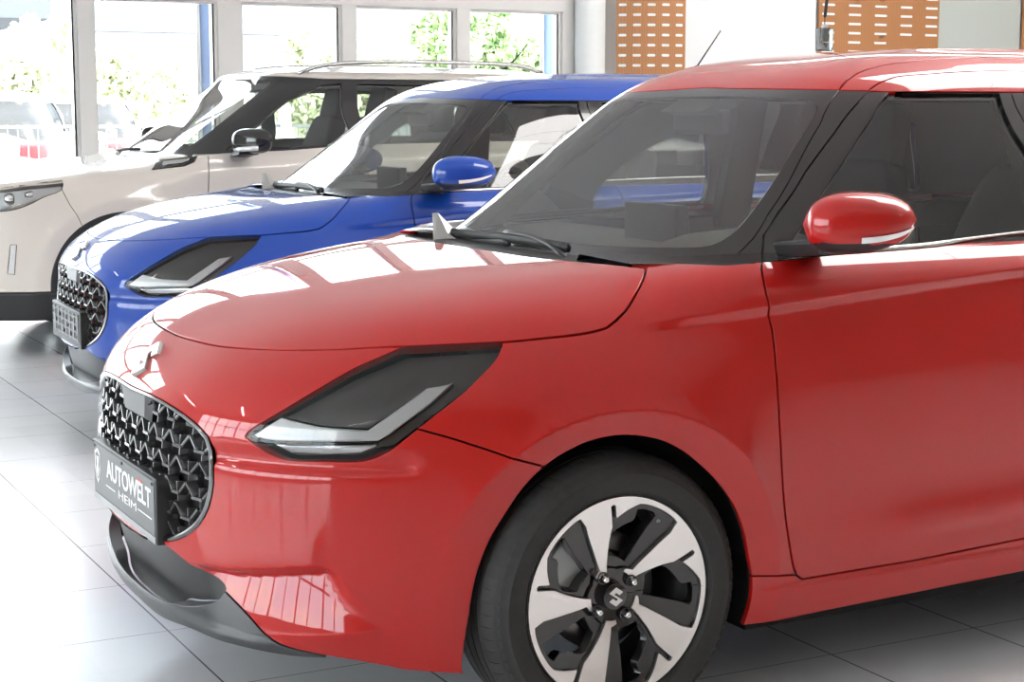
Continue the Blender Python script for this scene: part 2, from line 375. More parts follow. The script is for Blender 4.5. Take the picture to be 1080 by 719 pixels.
# outlines of the hatchback in its own metres (left half)
FT = {'hood_line':[(-0.6831,0.0086,0.8042),(-0.6808,-0.0937,0.8052),(-0.6721,-0.2046,0.8074),(-0.6568,-0.2891,0.8104),(-0.6257,-0.3845,0.8161),(-0.5897,-0.4597,0.8211),(-0.5215,-0.5545,0.8294),(-0.4456,-0.6240,0.8379),(-0.3489,-0.6909,0.8438),(-0.2257,-0.7464,0.8485),(-0.1486,-0.7663,0.8538),(-0.0882,-0.7779,0.8573),(-0.0351,-0.7837,0.8626),(-0.0016,-0.7847,0.8686),(0.0248,-0.7790,0.8823),(0.0536,-0.7696,0.8997),(0.0843,-0.7498,0.9222),(0.1224,-0.7188,0.9478),(0.1505,-0.6891,0.9643),(0.1734,-0.6565,0.9751)],
 'hood_rear':[(0.1734,-0.6565,0.9751),(0.1362,-0.5539,0.9779),(0.1013,-0.4450,0.9783),(0.0736,-0.3153,0.9782),(0.0664,-0.1358,0.9788),(0.0646,-0.0368,0.9788)],
 'grille':[(-0.7901,-0.0064,0.6927),(-0.7854,-0.1811,0.6945),(-0.7730,-0.3154,0.6830),(-0.7580,-0.3980,0.6627),(-0.7502,-0.4301,0.6474),(-0.7471,-0.4500,0.6206),(-0.7481,-0.4570,0.5921),(-0.7502,-0.4606,0.5530),(-0.7577,-0.4484,0.5013),(-0.7694,-0.4177,0.4597),(-0.7845,-0.3642,0.4251),(-0.7970,-0.3002,0.4017)],
 'lamp':[(-0.7013,-0.5275,0.6596),(-0.6848,-0.5451,0.6807),(-0.6380,-0.5856,0.7183),(-0.5688,-0.6193,0.7643),(-0.5032,-0.6359,0.8006),(-0.4559,-0.6476,0.8202),(-0.3939,-0.6736,0.8349),(-0.3172,-0.7138,0.8406),(-0.2298,-0.7500,0.8433),(-0.2470,-0.7622,0.8227),(-0.2813,-0.7703,0.7952),(-0.3258,-0.7740,0.7605),(-0.3858,-0.7672,0.7182),(-0.4234,-0.7583,0.6893),(-0.4594,-0.7460,0.6598),(-0.4939,-0.7306,0.6353),(-0.5270,-0.7120,0.6236),(-0.5897,-0.6665,0.6213),(-0.6530,-0.6046,0.6199),(-0.6759,-0.5740,0.6302),(-0.6908,-0.5486,0.6466)],
 'drl':[(-0.6986,-0.5315,0.6610),(-0.6500,-0.5790,0.7066),(-0.5934,-0.6478,0.6924),(-0.5118,-0.7116,0.6874),(-0.3931,-0.7392,0.7721),(-0.3408,-0.7574,0.7804),(-0.3913,-0.7571,0.7401),(-0.4751,-0.7353,0.6766),(-0.4957,-0.7260,0.6635),(-0.5721,-0.6746,0.6606),(-0.6672,-0.5792,0.6556),(-0.6898,-0.5465,0.6579)],
 'turn':[(-0.6705,-0.5767,0.6487),(-0.5878,-0.6629,0.6542),(-0.4961,-0.7266,0.6579),(-0.5067,-0.7224,0.6428),(-0.5299,-0.7094,0.6302),(-0.5895,-0.6660,0.6260),(-0.6484,-0.6089,0.6251),(-0.6619,-0.5912,0.6339)],
 'bumper_seam':[(-0.4234,-0.7583,0.6893),(-0.3544,-0.7885,0.6671),(-0.2815,-0.8121,0.6414),(-0.1871,-0.8335,0.6071)],
 'red_bottom':[(-0.8042,-0.2374,0.3819),(-0.7772,-0.3681,0.3571),(-0.7427,-0.4513,0.3178),(-0.7036,-0.5158,0.2826),(-0.6600,-0.5644,0.2411),(-0.6299,-0.5937,0.2248),(-0.5993,-0.6216,0.2161),(-0.5191,-0.6800,0.2007),(-0.4499,-0.7141,0.1839),(-0.3872,-0.7398,0.1757)],
 'intake':[(-0.8045,-0.2389,0.3865),(-0.7774,-0.3692,0.3615),(-0.7417,-0.4547,0.3206),(-0.7450,-0.4381,0.3004),(-0.7556,-0.3986,0.2813),(-0.7675,-0.3424,0.2639),(-0.7815,-0.2334,0.2457),(-0.7901,-0.0369,0.2448),(-0.7911,0.1226,0.2537)],
 'arch':[(-0.3294,-0.7677,0.1930),(-0.3297,-0.7821,0.2473),(-0.3255,-0.7912,0.2990),(-0.3199,-0.7976,0.3494),(-0.3100,-0.8039,0.3990),(-0.2867,-0.8131,0.4611),(-0.2545,-0.8218,0.5141),(-0.2193,-0.8289,0.5626),(-0.1751,-0.8357,0.6024),(-0.1298,-0.8411,0.6284),(-0.0814,-0.8459,0.6463),(-0.0386,-0.8495,0.6529),(0.0049,-0.8528,0.6535),(0.0491,-0.8559,0.6460),(0.0940,-0.8589,0.6324),(0.1422,-0.8615,0.6062),(0.1874,-0.8626,0.5716),(0.2349,-0.8616,0.5276),(0.2777,-0.8582,0.4726),(0.3061,-0.8552,0.4123),(0.3208,-0.8540,0.3513),(0.3316,-0.8509,0.3067),(0.3356,-0.8401,0.2501),(0.3288,-0.8232,0.1929)],
 'door_front':[(0.3812,-0.7949,0.9919),(0.3701,-0.8105,0.9792),(0.3599,-0.8358,0.9470),(0.3660,-0.8495,0.8970),(0.3783,-0.8546,0.8559),(0.3784,-0.8612,0.8054),(0.3781,-0.8654,0.7442),(0.3962,-0.8620,0.5340),(0.4239,-0.8545,0.3811),(0.4403,-0.8521,0.3186),(0.4503,-0.8499,0.2995),(0.4706,-0.8477,0.2855)],
 'door_bot':[(0.4706,-0.8477,0.2855),(0.7796,-0.8481,0.2876),(1.1292,-0.8500,0.3000)],
 'crease':[(-0.0009,-0.7835,0.8704),(0.1042,-0.8012,0.8762),(0.2078,-0.8242,0.8868),(0.3498,-0.8476,0.9038),(0.5931,-0.8470,0.9202),(0.8694,-0.8425,0.9365),(1.1077,-0.8356,0.9518)],
 'lip_bot':[(-0.7893,0.0470,0.2420),(-0.7894,-0.1277,0.2477),(-0.7582,-0.3077,0.2089),(-0.7225,-0.4323,0.2099),(-0.6725,-0.5283,0.2084),(-0.6096,-0.6046,0.2026)],
 'swoosh_top':[(-0.7334,-0.4893,0.3768),(-0.5778,-0.6794,0.4109),(-0.5537,-0.6945,0.3841),(-0.5197,-0.7098,0.3244),(-0.4835,-0.7261,0.2921)],
 'swoosh_bot':[(-0.6675,-0.5573,0.2483),(-0.5881,-0.6476,0.2598),(-0.5254,-0.6972,0.2704),(-0.4931,-0.7194,0.2837),(-0.4835,-0.7261,0.2921)],
 'ws_near':[(0.8171,-0.4999,1.3655),(0.7249,-0.5478,1.2867),(0.6243,-0.5922,1.1891),(0.5190,-0.6287,1.0839),(0.4673,-0.6469,1.0327),(0.3909,-0.6572,0.9807)],
 'gap_pillar':[(0.8774,-0.5425,1.3698),(0.8262,-0.5607,1.3358),(0.7360,-0.5877,1.2649),(0.6358,-0.6132,1.1785),(0.5369,-0.6404,1.0841),(0.4875,-0.6551,1.0369),(0.4595,-0.6878,0.9888)],
 'win_front':[(0.9104,-0.5728,1.3607),(0.8322,-0.6070,1.2979),(0.7571,-0.6324,1.2323),(0.6548,-0.6606,1.1363),(0.5884,-0.6788,1.0695),(0.5492,-0.6895,1.0327),(0.5226,-0.7049,1.0004)],
 'win_bot':[(0.5589,-0.7199,0.9980),(0.8906,-0.7682,1.0041),(1.1742,-0.7642,1.0207)],
 'frit':[(0.7259,-0.2145,1.3515),(0.7375,-0.4191,1.3442),(0.7515,-0.4754,1.3383),(0.7523,-0.5003,1.3292),(0.7352,-0.5156,1.3112),(0.6350,-0.5590,1.2198),(0.5015,-0.6013,1.0960),(0.4293,-0.6119,1.0382),(0.3841,-0.6029,1.0155),(0.3383,-0.5639,1.0085),(0.3018,-0.5097,1.0067),(0.2511,-0.3667,1.0019),(0.2364,-0.2407,0.9994),(0.2345,-0.0136,0.9996),(0.2377,0.1433,1.0017)],
 'ditch':[(0.8171,-0.4999,1.3655),(0.8548,-0.4808,1.3887),(0.9012,-0.4660,1.4076),(0.9800,-0.4594,1.4271),(1.0607,-0.4704,1.4372),(1.1776,-0.4769,1.4456),(1.4555,-0.4543,1.4551)],
 'doortop':[(0.8793,-0.5437,1.3698),(0.9103,-0.5374,1.3837),(0.9621,-0.5344,1.3978),(1.0542,-0.5482,1.4053),(1.3640,-0.5494,1.4156)]}
mat('tail_red', (.55, .015, .02), .2, 0, 1.)
# ---------------------------------------------------------------- material list
mat('red_paint', (.44, .006, .004), .5, .0, 1.0, .015, spec=.12)
mat('blue_paint', (.004, .052, .34), .45, 0, 1.0, .015, spec=.15)
mat('beige_paint', (.70, .63, .56), .38, .0, 1.0, .03)
mat('gloss_black', (.012, .011, .011), .16, 0, .6, .03); mat('black_plastic', (.022, .022, .023), .45); mat('void', (.004, .004, .004), .9); mat('liner', (.012, .012, .012), .8)
mat('satin_grey', (.045, .046, .05), .36); mat('rubber', (.012, .012, .012), .55)
noisy(mat('tyre', (.022, .021, .020), .72), 60, .2)
mat('alloy', (.80, .78, .76), .30, 1.0); mat('dark_alloy', (.03, .03, .03), .4, .3); mat('silver', (.62, .62, .60), .24, 1.0); mat('chrome', (.9, .9, .9), .07, 1.0); mat('dark_chrome', (.30, .30, .31), .15, 1.0)
mat('steel', (.42, .41, .40), .35, 1.0); mat('caliper', (.40, .42, .42), .45, .6)
mat('lamp_dark', (.060, .056, .053), .3); mat('guide', (.92, .93, .93), .25, 0, .5); mat('reflector', (.62, .63, .64), .16, .9); mat('lamp_lens', (.05, .05, .055), .05, 0, 1.)
mat('radar', (.16, .16, .165), .45, spec=.3); mat('indicator', (.80, .80, .80), .15, .3); mat('mirror', (.9, .9, .9), .02, 1.)
mat('headliner', (.45, .44, .42), .9); mat('dash', (.26, .265, .245), .6); mat('screen_case', (.05, .05, .05), .35); mat('seat', (.11, .115, .115), .85)
glass('lens', (.93, .93, .93), 1.45); glass('screen', (.84, .87, .82), 1.5, 0, .11); glass('clear_screen', (.92, .95, .93), 1.4, 0, .14); mat('pale_trim', (.72, .71, .68), .7); glass('side_glass', (.70, .73, .70), 1.5, 0, .04); glass('pane', (.96, .98, .97), 1.45)  # crossover cabin trim: light, paler still with windshield haze put into the colour
mat('plate_white', (.85, .85, .85), .4); mat('plate_face', (.06, .06, .065), .35); mat('plate_grey', (.35, .35, .36), .4, .6); mat('rib_grey', (.10, .10, .105), .4); mat('plate_red', (.6, .04, .03), .4)
mat('wall_white', (.80, .82, .82), .6); mat('frame_white', (.78, .755, .74), .45); mat('ceiling_white', (.80, .79, .77), .8); mat('wall_beige', (.30, .24, .20), .7); mat('grille_gloss', (.03, .03, .031), .22, 0, 1.)
mat('lamp_glow', (1, 1, 1), .5, emit=(1, .97, .93), es=LAMP); mat('grout', (.30, .29, .28), .8)
# ---------------------------------------------------------------- the showroom
RX0, RX1, RY0, RY1, RH = -9.0, 13.0, -8.0, 9.0, 3.7
mat('panel_glow', (1, 1, 1), .5, emit=(1, .98, .95), es=PANEL)
def floor_material():
    m = mat('floor_tiles', (.80, .80, .81), .26); t = m.node_tree; b = t.nodes['Principled BSDF']; N = t.nodes.new; L = t.links.new
    tc = N('ShaderNodeTexCoord'); sx = N('ShaderNodeSeparateXYZ'); L(tc.outputs['Object'], sx.inputs[0])
    def line(out, x0, s, w):
        a = N('ShaderNodeMath'); a.operation = 'SUBTRACT'; L(out, a.inputs[0]); a.inputs[1].default_value = x0-s/2
        d = N('ShaderNodeMath'); d.operation = 'DIVIDE'; L(a.outputs[0], d.inputs[0]); d.inputs[1].default_value = s
        f = N('ShaderNodeMath'); f.operation = 'FLOORED_MODULO'; L(d.outputs[0], f.inputs[0]); f.inputs[1].default_value = 1
        c = N('ShaderNodeMath'); c.operation = 'COMPARE'; L(f.outputs[0], c.inputs[0]); c.inputs[1].default_value = .5; c.inputs[2].default_value = w/2/s; return c.outputs[0], d.outputs[0]
    lx, ix = line(sx.outputs[0], -.626, .4595, .0045); ly, iy = line(sx.outputs[1], .337, .4715, .0028)
    mx = N('ShaderNodeMath'); mx.operation = 'MAXIMUM'; L(lx, mx.inputs[0]); L(ly, mx.inputs[1])
    fx = N('ShaderNodeMath'); fx.operation = 'FLOOR'; L(ix, fx.inputs[0]); fy = N('ShaderNodeMath'); fy.operation = 'FLOOR'; L(iy, fy.inputs[0])
    cb = N('ShaderNodeCombineXYZ'); L(fx.outputs[0], cb.inputs[0]); L(fy.outputs[0], cb.inputs[1]); wn = N('ShaderNodeTexWhiteNoise'); L(cb.outputs[0], wn.inputs[0])
    r = N('ShaderNodeValToRGB'); r.color_ramp.elements[0].color = (.76, .765, .78, 1); r.color_ramp.elements[1].color = (.82, .82, .825, 1); L(wn.outputs[0], r.inputs[0])
    mi = N('ShaderNodeMix'); mi.data_type = 'RGBA'; L(mx.outputs[0], mi.inputs[0]); L(r.outputs[0], mi.inputs[6]); mi.inputs[7].default_value = (.12, .11, .11, 1); L(mi.outputs[2], b.inputs['Base Color'])
    return m
struct(MB().box((RX0-.2, RY0-.2, -.2), (RX1+.2, RY1+.2, 0)).build('floor', floor_material()))
struct(MB().box((RX0-.2, RY0-.2, RH), (RX1+.2, RY1+.2, RH+.2)).build('ceiling', MAT['ceiling_white']))
def wall_with_holes(name, axis, at, th, a0, a1, holes, m, z1=RH):
    """wall along x (axis 'x', at y) or along y (axis 'y', at x); holes: (a, b, z0, z1) sorted, not overlapping in a"""
    b = MB()
    def bx(a, c, z0, zz):
        if c-a < 1e-4 or zz-z0 < 1e-4: return
        b.box(*(((a, at, z0), (c, at+th, zz)) if axis == 'x' else ((at, a, z0), (at+th, c, zz))))
    p = a0
    for h in holes:
        bx(p, h[0], 0, z1); bx(h[0], h[1], 0, h[2]); bx(h[0], h[1], h[3], z1); p = h[1]
    bx(p, a1, 0, z1)
    return struct(b.build(name, m))
wall_with_holes('wall_back', 'x', RY1+.0, .25, RX0-.2, RX1+.2, [(-6.0, 5.53, .18, 3.45)], MAT['wall_white'])
# glazing: posts, transom, panes (each pane carries its own frame bars)
def window(n, x0, x1, z0, z1, y=RY1+.06, fw=.02, mdark=None):
    w = bpy.data.objects.new('window_%d' % n, None); COL.objects.link(w); w.location = ((x0+x1)/2, y, z0); struct(w)
    f = MB(); W2 = (x1-x0)/2; H = z1-z0
    for a, b in (((-W2, -.04, 0), (-W2+fw, .04, H)), ((W2-fw, -.04, 0), (W2, .04, H)), ((-W2+fw, -.04, 0), (W2-fw, .04, fw)), ((-W2+fw, -.04, H-fw), (W2-fw, .04, H))): f.box(a, b)
    f.build('frame', MAT['frame_white'], w)
    s = MB(); s.box((W2-fw-.014, -.035, fw), (W2-fw, .035, H-fw)).build('seal', MAT['gloss_black'], w)
    MB().box((-W2+fw, -.006, fw), (W2-fw, .006, H-fw)).build('pane', MAT['pane'], w)
    return w
xs = [(-4.35, -2.95), (-2.85, -1.45), (-1.35, .02), (.12, 1.29), (1.41, 2.37), (2.56, 3.40), (3.52, 4.42), (4.54, 5.42)]
k = 1
for a, b in xs:
    window(k, a, b, .22, 2.16); k += 1
    window(k, a, b, 2.28, 3.42); k += 1
px_ = [-6.0]+[v for ab in xs for v in ab]+[5.53]; tn = 1
for i in range(0, len(px_), 2):
    a, b = px_[i], px_[i+1]
    struct(MB().box((a, RY1-.02, .18), (b, RY1+.16, 3.45)).build('trim_%d' % tn, MAT['frame_white'])); tn += 1
struct(MB().box((-4.4, RY1-.03, 2.16), (5.45, RY1+.16, 2.28)).build('trim_%d' % tn, MAT['frame_white'])); tn += 1
# rounded column by the glazing
c = MB(); c.lathe([(.13, 0), (.13, RH)], 40, 'z', (5.62, RY1-.14, 0)); struct(c.build('trim_%d' % tn, MAT['wall_white'], None, True)); tn += 1
# left wall: tall shop windows
wall_with_holes('wall_left', 'y', RX0-.25, .25, RY0, RY1, [(-7.0, 6.2, .5, 3.2)], MAT['wall_white'])
for y in (-7.0, -4.8, -2.6, -.4, 1.8, 4.0):
    w = bpy.data.objects.new('window_%d' % k, None); COL.objects.link(w); w.location = (RX0-.12, y+1.1, .5); struct(w); k += 1
    f = MB()
    for a, b in (((-.04, -1.1, 0), (.04, -1.04, 2.7)), ((-.04, 1.04, 0), (.04, 1.1, 2.7)), ((-.04, -1.04, 0), (.04, 1.04, .06)), ((-.04, -1.04, 2.64), (.04, 1.04, 2.7)), ((-.04, -.03, .06), (.04, .03, 2.64)), ((-.04, -1.04, 1.6), (.04, -.03, 1.66)), ((-.04, .03, 1.6), (.04, 1.04, 1.66))): f.box(a, b)
    f.build('frame', MAT['frame_white'], w)
    MB().box((-.005, -1.04, .06), (.005, 1.04, 2.64)).build('pane', MAT['pane'], w)
struct(MB().box((RX1, RY0, 0), (RX1+.25, RY1, RH)).build('wall_right', MAT['wall_beige']))
wall_with_holes('wall_front', 'x', RY0-.25, .25, RX0-.2, RX1+.2, [], MAT['wall_beige'])
# ceiling lamps: long housings with a glowing diffuser
def ceiling_lamp(x, y, L, label):
    t = thing('ceiling_light', label, 'light', (x, y, RH), 0, 'ceiling lights of the showroom')
    MB().box((-L/2, -.09, -.09), (L/2, .09, -.02), .01).box((-.03, -.03, -.02), (.03, .03, 0)).build('housing', MAT['frame_white'], t)
    MB().box((-L/2+.02, -.075, -.096), (L/2-.02, .075, -.088)).build('diffuser', MAT['lamp_glow'], t)
for y, n in ((-6.6, 'nearest the beige wall'), (1.6, 'above the gap between the red and blue cars'), (6.9, 'nearest the window wall')):
    for x in ((-6.5, 9.5) if y < 6 else (-6.5,)): ceiling_lamp(x, y, 2.4, 'long white ceiling lamp with a glowing diffuser')
for x in (2.7, 4.0, 5.3, 6.6, 7.9):
    for y in (-.57, .08, .73):
        t = thing('light_panel', 'square glowing panel set in the ceiling above the red car', 'light', (x, y, RH), 0, 'light panels above the red car')
        MB().box((-.645, -.32, -.05), (.645, .32, -.01)).build('housing', MAT['frame_white'], t); MB().box((-.64, -.315, -.056), (.64, .315, -.049)).build('diffuser', MAT['panel_glow'], t)
for x in (6.2, 7.7, 9.2, 10.7):  # added fill panels, out of view, to brighten the white wall
    t = thing('light_panel', 'square glowing panel set in the ceiling before the orange wood panels', 'light', (x, 6.9, RH), 0, 'light panels before the wood panels')
    MB().box((-.645, -.32, -.05), (.645, .32, -.01)).build('housing', MAT['frame_white'], t); MB().box((-.63, -.305, -.056), (.63, .305, -.049)).build('diffuser', MAT['panel_glow'], t)
# ================================================================ the small hatchback
F3 = {k: np.array(v) for k, v in FT.items()}
ZC = lambda x: .869+.092*np.clip(x, -.3, 2.2)-.0175*np.clip(x, -.3, 2.2)**2
def arch_r(x, z, cx=.002, cz=.31): return np.hypot(x-cx, z-cz)
def sw_disp(P, u):
    x, y, z = P.T; d = np.zeros(len(P))
    # wheel-arch lips, front and rear
    for cx in (.002, 2.452):
        r = arch_r(x, z, cx); m = sst(-.45, -.30, x-cx)*sst(.08, .2, z)
        ang = np.arctan2(z-.31, np.abs(x-cx))
        h = .007+.014*sst(.2, 1.1, ang)
        d += m*h*np.where(r < .398, 1-.85*(.398-np.minimum(r, .398))/.053, np.exp(-np.maximum(r-.398, 0)/.055))
    # shoulder crease on door and fender: proud above, tucked under below
    s = ZC(x)-z; a = sst(.0, .26, x)*(1-sst(2.2, 2.5, x))
    d += a*np.where(s > 0, -.015*np.clip(s/.021, 0, 1)*np.exp(-(np.maximum(s-.021, 0)/.10)**2), 0)
    # low door crease
    zl = .365+.022*np.clip(x-.5, -1, 2); a = sst(.50, .85, x)*(1-sst(2.0, 2.2, x)); s = z-zl
    d += a*.013*np.where(s > 0, np.exp(-(s/.075)**2), np.exp(-(s/.045)**2))
    # sill
    a = sst(.33, .45, x)*(1-sst(2.05, 2.15, x)); d += a*.012*(1-sst(.272, .284, z))
    # front corner: shelf under the lamp, scoop above the chin
    fr = 1-sst(-.47, -.40, x)
    ay = np.abs(y)
    d += fr*sst(.40, .50, ay)*(-.012)*sst(.588, .604, z)*(1-sst(.61, .655, z))
    zt = np.interp(ay, [.36, .489, .68], [.372, .377, .411]); zb = np.interp(ay, [.36, .45, .557, .648, .697, .74], [.238, .243, .248, .260, .270, .285])
    q = np.clip((zt-z)/np.maximum(zt-zb, .008), -1, 3); ed = .672+.046*np.clip(q, 0, 1); a = sst(.34, .47, ay)*(1-sst(-.022, .010, ay-ed))*(x < -.3)
    d += a*np.where(q < 0, .006*np.exp(-(q/.4)**2), np.where(q < 1, np.interp(q, [0, .15, 1, 1.001], [.006, -.034, .012, .012]), .012-.03*np.clip(q-1, 0, .6)))
    # lip of the chin stands proud
    a = (x < -.35)*(1-sst(.50, .66, ay)); d += a*.014*(1-sst(.225, .25, z))
    return d
SW.disp = sw_disp
PAINT = {}
def uz(P): P = np.atleast_2d(P); return np.stack([SW.u_of(P[:, 0], P[:, 1]), P[:, 2]], 1)
def gz(P): P = np.atleast_2d(P); return np.stack([SW.gu_of(P[:, 0], P[:, 1], P[:, 2]), P[:, 2]], 1)
def ux(x, z, y=-.86): return uz(np.array([[x, y, z]]))[0]

def swift_sheets():
    hood = smooth_line(np.vstack([[(-.6835, 0, .8040)], F3['hood_line'][1:]]), .02)
    H = uz(hood)
    lp = F3['lamp'].copy(); lp[6:9, 2] += [.012, .018, .016]
    lamp = smooth_line(lp, .015, closed=True); L = uz(lamp); Lc = np.vstack([L, L[:1]])
    drl = uz(F3['drl']); turn = uz(F3['turn'])
    gr = smooth_line(np.vstack([[(-.7903, 0, .6930)], F3['grille'][1:], [(-.8065, -.20, .388), (-.811, 0, .384)]]), .02); GR = uz(gr)
    rb = smooth_line(np.vstack([[(-.8105, 0, .370), (-.8085, -.12, .373)], F3['red_bottom'], [(-.345, -.77, .17), (-.30, -.79, .16)]]), .02); RB = uz(rb)
    seam = uz(smooth_line(F3['bumper_seam'], .02))
    arch = smooth_line(F3['arch'], .015); AR = np.vstack([uz(arch[:1])+[[0, -.15]], uz(arch), uz(arch[-1:])+[[0, -.15]]])
    df = uz(smooth_line(F3['door_front'], .015)); db = uz(F3['door_bot'])
    belt = np.array([ux(.12, .982, -.66), ux(.18, .984, -.66), uz([(.30, -.75, .986)])[0], ux(.375, .992, -.80), ux(.55, .998), ux(.876, 1.005), ux(1.158, 1.021), ux(1.6, 1.03), ux(2.3, 1.035), (5.4, 1.035)])
    t529 = uz(lp[8:9])[0]; t440 = uz(F3['lamp'][13:14])[0]
    bump = np.vstack([[(t529[0], 1.1)], [t529], [t440], seam, [ux(-.10, .55)], [ux(-.10, 0)]])
    dr = np.array([ux(1.31, 1.05), ux(1.32, .8), ux(1.33, .306)])
    ra = np.array([ux(2.452+.347*math.cos(t), .31+.347*math.sin(t)) for t in np.linspace(-.45, math.pi+.45, 40)])
    rdoor = np.array([ux(1.33, .306), ux(1.90, .315), ux(2.02, .40), ux(2.10, .60), ux(2.22, .72), ux(2.26, .85), ux(2.20, 1.06)])
    rock_top = np.array([ux(.30, .314), ux(.33, .312), ux(.452, .300)])
    sill = np.array([ux(.20, .190), ux(.33, .193), ux(.57, .200), ux(1.15, .216), ux(2.2, .22), (5.4, .22)])
    tl = uz(np.array([(2.72, -.80, .96), (2.90, -.66, .95), (2.97, -.50, .93), (2.98, -.48, .80), (2.92, -.66, .77), (2.78, -.79, .80)]))
    def on_flank(Q):
        Q = np.array(Q, float); O = np.stack([Q[:, 0], 0*Q[:, 0], Q[:, 1]], 1); D = np.zeros_like(O); D[:, 1] = -1
        y = -SW.solve(SW.F, O, D, 0, 1.2); return uz(np.stack([Q[:, 0], y, Q[:, 1]], 1))
    rims = [on_flank([(cx+.398*math.cos(t), .31+.398*math.sin(t)) for t in np.linspace(-.1, math.pi+(.1 if cx > 1 else -.25), 70)]) for cx in (.002, 2.452)]
    xc = np.linspace(.06, 2.25, 60); rims += [on_flank(np.stack([xc, ZC(xc)-o], 1)) for o in (0, .021)]
    rear_split = np.array([ux(2.30, .315), (4.0, .315)])
    us = np.concatenate([np.arange(0, 1.75, .0125), np.arange(1.75, 2.9, .025), np.arange(2.9, 5.25, .05)]); vs = np.concatenate([np.arange(.12, .235, .0125), np.arange(.24, .43, .0062), np.arange(.4375, .84, .0125), np.arange(.845, .965, .0065), np.arange(.97, 1.06, .0125)])
    lb = uz(smooth_line(np.vstack([[(-.79, 0, .190), (-.785, -.15, .191)], F3['lip_bot'][-4:], [(-.58, -.635, .205)]]), .02)); it = uz(smooth_line(np.vstack([[(-.8085, 0, .366), (-.805, -.12, .368)], F3['intake'][:7], [(-.7873, -.06, .238), (-.788, 0, .238)]]), .02))
    S = Sheet(us, vs, [lb, it, H, Lc, np.vstack([drl, drl[:1]]), np.vstack([turn, turn[:1]]), GR, RB, seam, AR, df, db, belt, dr, ra, rdoor, rock_top, sill, bump[:3], np.vstack([tl, tl[:1]])]+rims)
    S.label('none', np.vstack([[(-.1, H[0, 1])], H, [(H[-1, 0]+.02, 1.2), (-.1, 1.2)]]))
    S.label('none', np.vstack([belt, [(5.4, 1.3), (H[-1, 0]-.02, 1.3)]]))
    S.label('none', AR); S.label('none', ra)
    S.label('drl', drl); S.label('turn', turn); S.label('lamp', L)
    S.label('grille', np.vstack([GR, [(-.1, GR[-1, 1]), (-.1, GR[0, 1])]]))
    S.label('intake', np.vstack([[(-.1, it[0, 1])], it, [(-.1, it[-1, 1])]]))
    S.label('none', np.vstack([[(-.1, lb[0, 1])], lb, [(lb[-1, 0]+.01, 0), (-.1, 0)]]))
    S.label('none', np.array([(lb[-1, 0], .215), (lb[-1, 0], 0), (RB[-1, 0]+.01, 0), RB[-1]]+[tuple(p) for p in RB[::-1] if p[0] > lb[-1, 0]]))
    S.label('chin', np.vstack([[(-.1, RB[0, 1])], RB, [(RB[-1, 0]+.01, 0), (-.1, 0)]]))
    S.label('bumper', np.vstack([bump, [(-.1, 0), (-.1, 1.1)]]))
    S.label('none', np.vstack([sill, [(5.5, 0), (sill[0, 0], 0)]]))
    S.label('door', np.vstack([[(df[0, 0], 1.2)], df, db, [ux(1.33, .306)], dr[::-1], [(dr[0, 0], 1.2)]]))
    S.label('rear_door', np.vstack([dr, rdoor]))
    S.label('rocker', np.vstack([rock_top, [df[-1]], db, [ux(1.33, .306)], rdoor[:2], [ux(2.11, .315), ux(2.2, .1), ux(.25, .1)]]))
    S.label('fender', np.array([ux(-.6, 1.2, -.6), (df[0, 0]+.2, 1.2), (df[0, 0]+.2, 0), ux(-.6, 0, -.6)]))
    S.label('tail', tl)
    S.label('rear', np.array([(0, -1), (9, -1), (9, 3), (0, 3)]))
    S.lift(SW.side); S.outward(lambda P: np.stack([np.clip(P[:, 0], .25, 2.45), 0*P[:, 0], P[:, 2]], 1))
    # bonnet
    hr = smooth_line(np.vstack([F3['hood_rear'], [(.0646, 0, .979)]]), .03)[:, :2]
    hp = np.vstack([hood[:, :2], hr])
    B = Sheet(np.arange(-.72, .24, .018), np.append(np.arange(-.81, -.005, .018), 0.), [hp])
    B.label('hood', np.vstack([hp, [(.0646, .05), (-.6835, .05)]])); B.lift(SW.top); B.outward(lambda P: P-[0, 0, 1])
    # greenhouse
    wn = gz(F3['ws_near']); wn = np.vstack([wn, wn[-1:]+[[-.03, -.08]]]); wn = np.vstack([wn[:1]+[[.015, .03]], wn])
    gp = gz(F3['gap_pillar']); gp = np.vstack([gp[:1]+[[.015, .03]], gp, gp[-1:]+[[-.01, -.1]]])
    wf = gz(F3['win_front']); gx = lambda x, z: gz(np.array([[x, -.7, z]]))[0]
    win = np.vstack([wf, [gx(.60, .997), gx(.876, 1.004), gx(1.158, 1.020), gx(1.27, 1.024), gx(1.25, 1.2), gx(1.22, 1.357), gx(1.0, 1.357)]])
    rwin = np.array([gx(1.37, 1.026), gx(1.35, 1.2), gx(1.33, 1.355), gx(1.95, 1.345), gx(2.06, 1.28), gx(2.16, 1.05)])
    fr = F3['frit'][:-1]; frp = smooth_line(np.vstack([[(.7165, 0, 1.354)], fr, [(.2345, 0, .9996)]]), .02); FR = gz(frp)
    rl = np.vstack([[(0, 1.3765)], gz(F3['ws_near'][:1]), gz(F3['win_front'][:1]), [(6, 1.361)]])
    bp = np.array([gx(1.33, .9), gx(1.31, 1.2), gx(1.29, 1.40)])
    G = Sheet(np.arange(0, 3.85, .025), np.arange(.93, 1.40, .02), [wn, gp, np.vstack([win, win[:1]]), np.vstack([rwin, rwin[:1]]), FR, rl, bp])
    G.label('none', np.vstack([rl, [(6, 2), (-.1, 2), (-.1, 1.3765)]]))
    G.label('windshield', np.vstack([FR, [(-.1, .9996), (-.1, 1.354)]]))
    G.label('window', win); G.label('rear_window', rwin)
    G.label('surround', np.vstack([wn, [(-.1, .85), (-.1, 1.4)]]))
    G.label('pillar', np.vstack([gp, [(-.1, .83), (-.1, 1.42)]]))
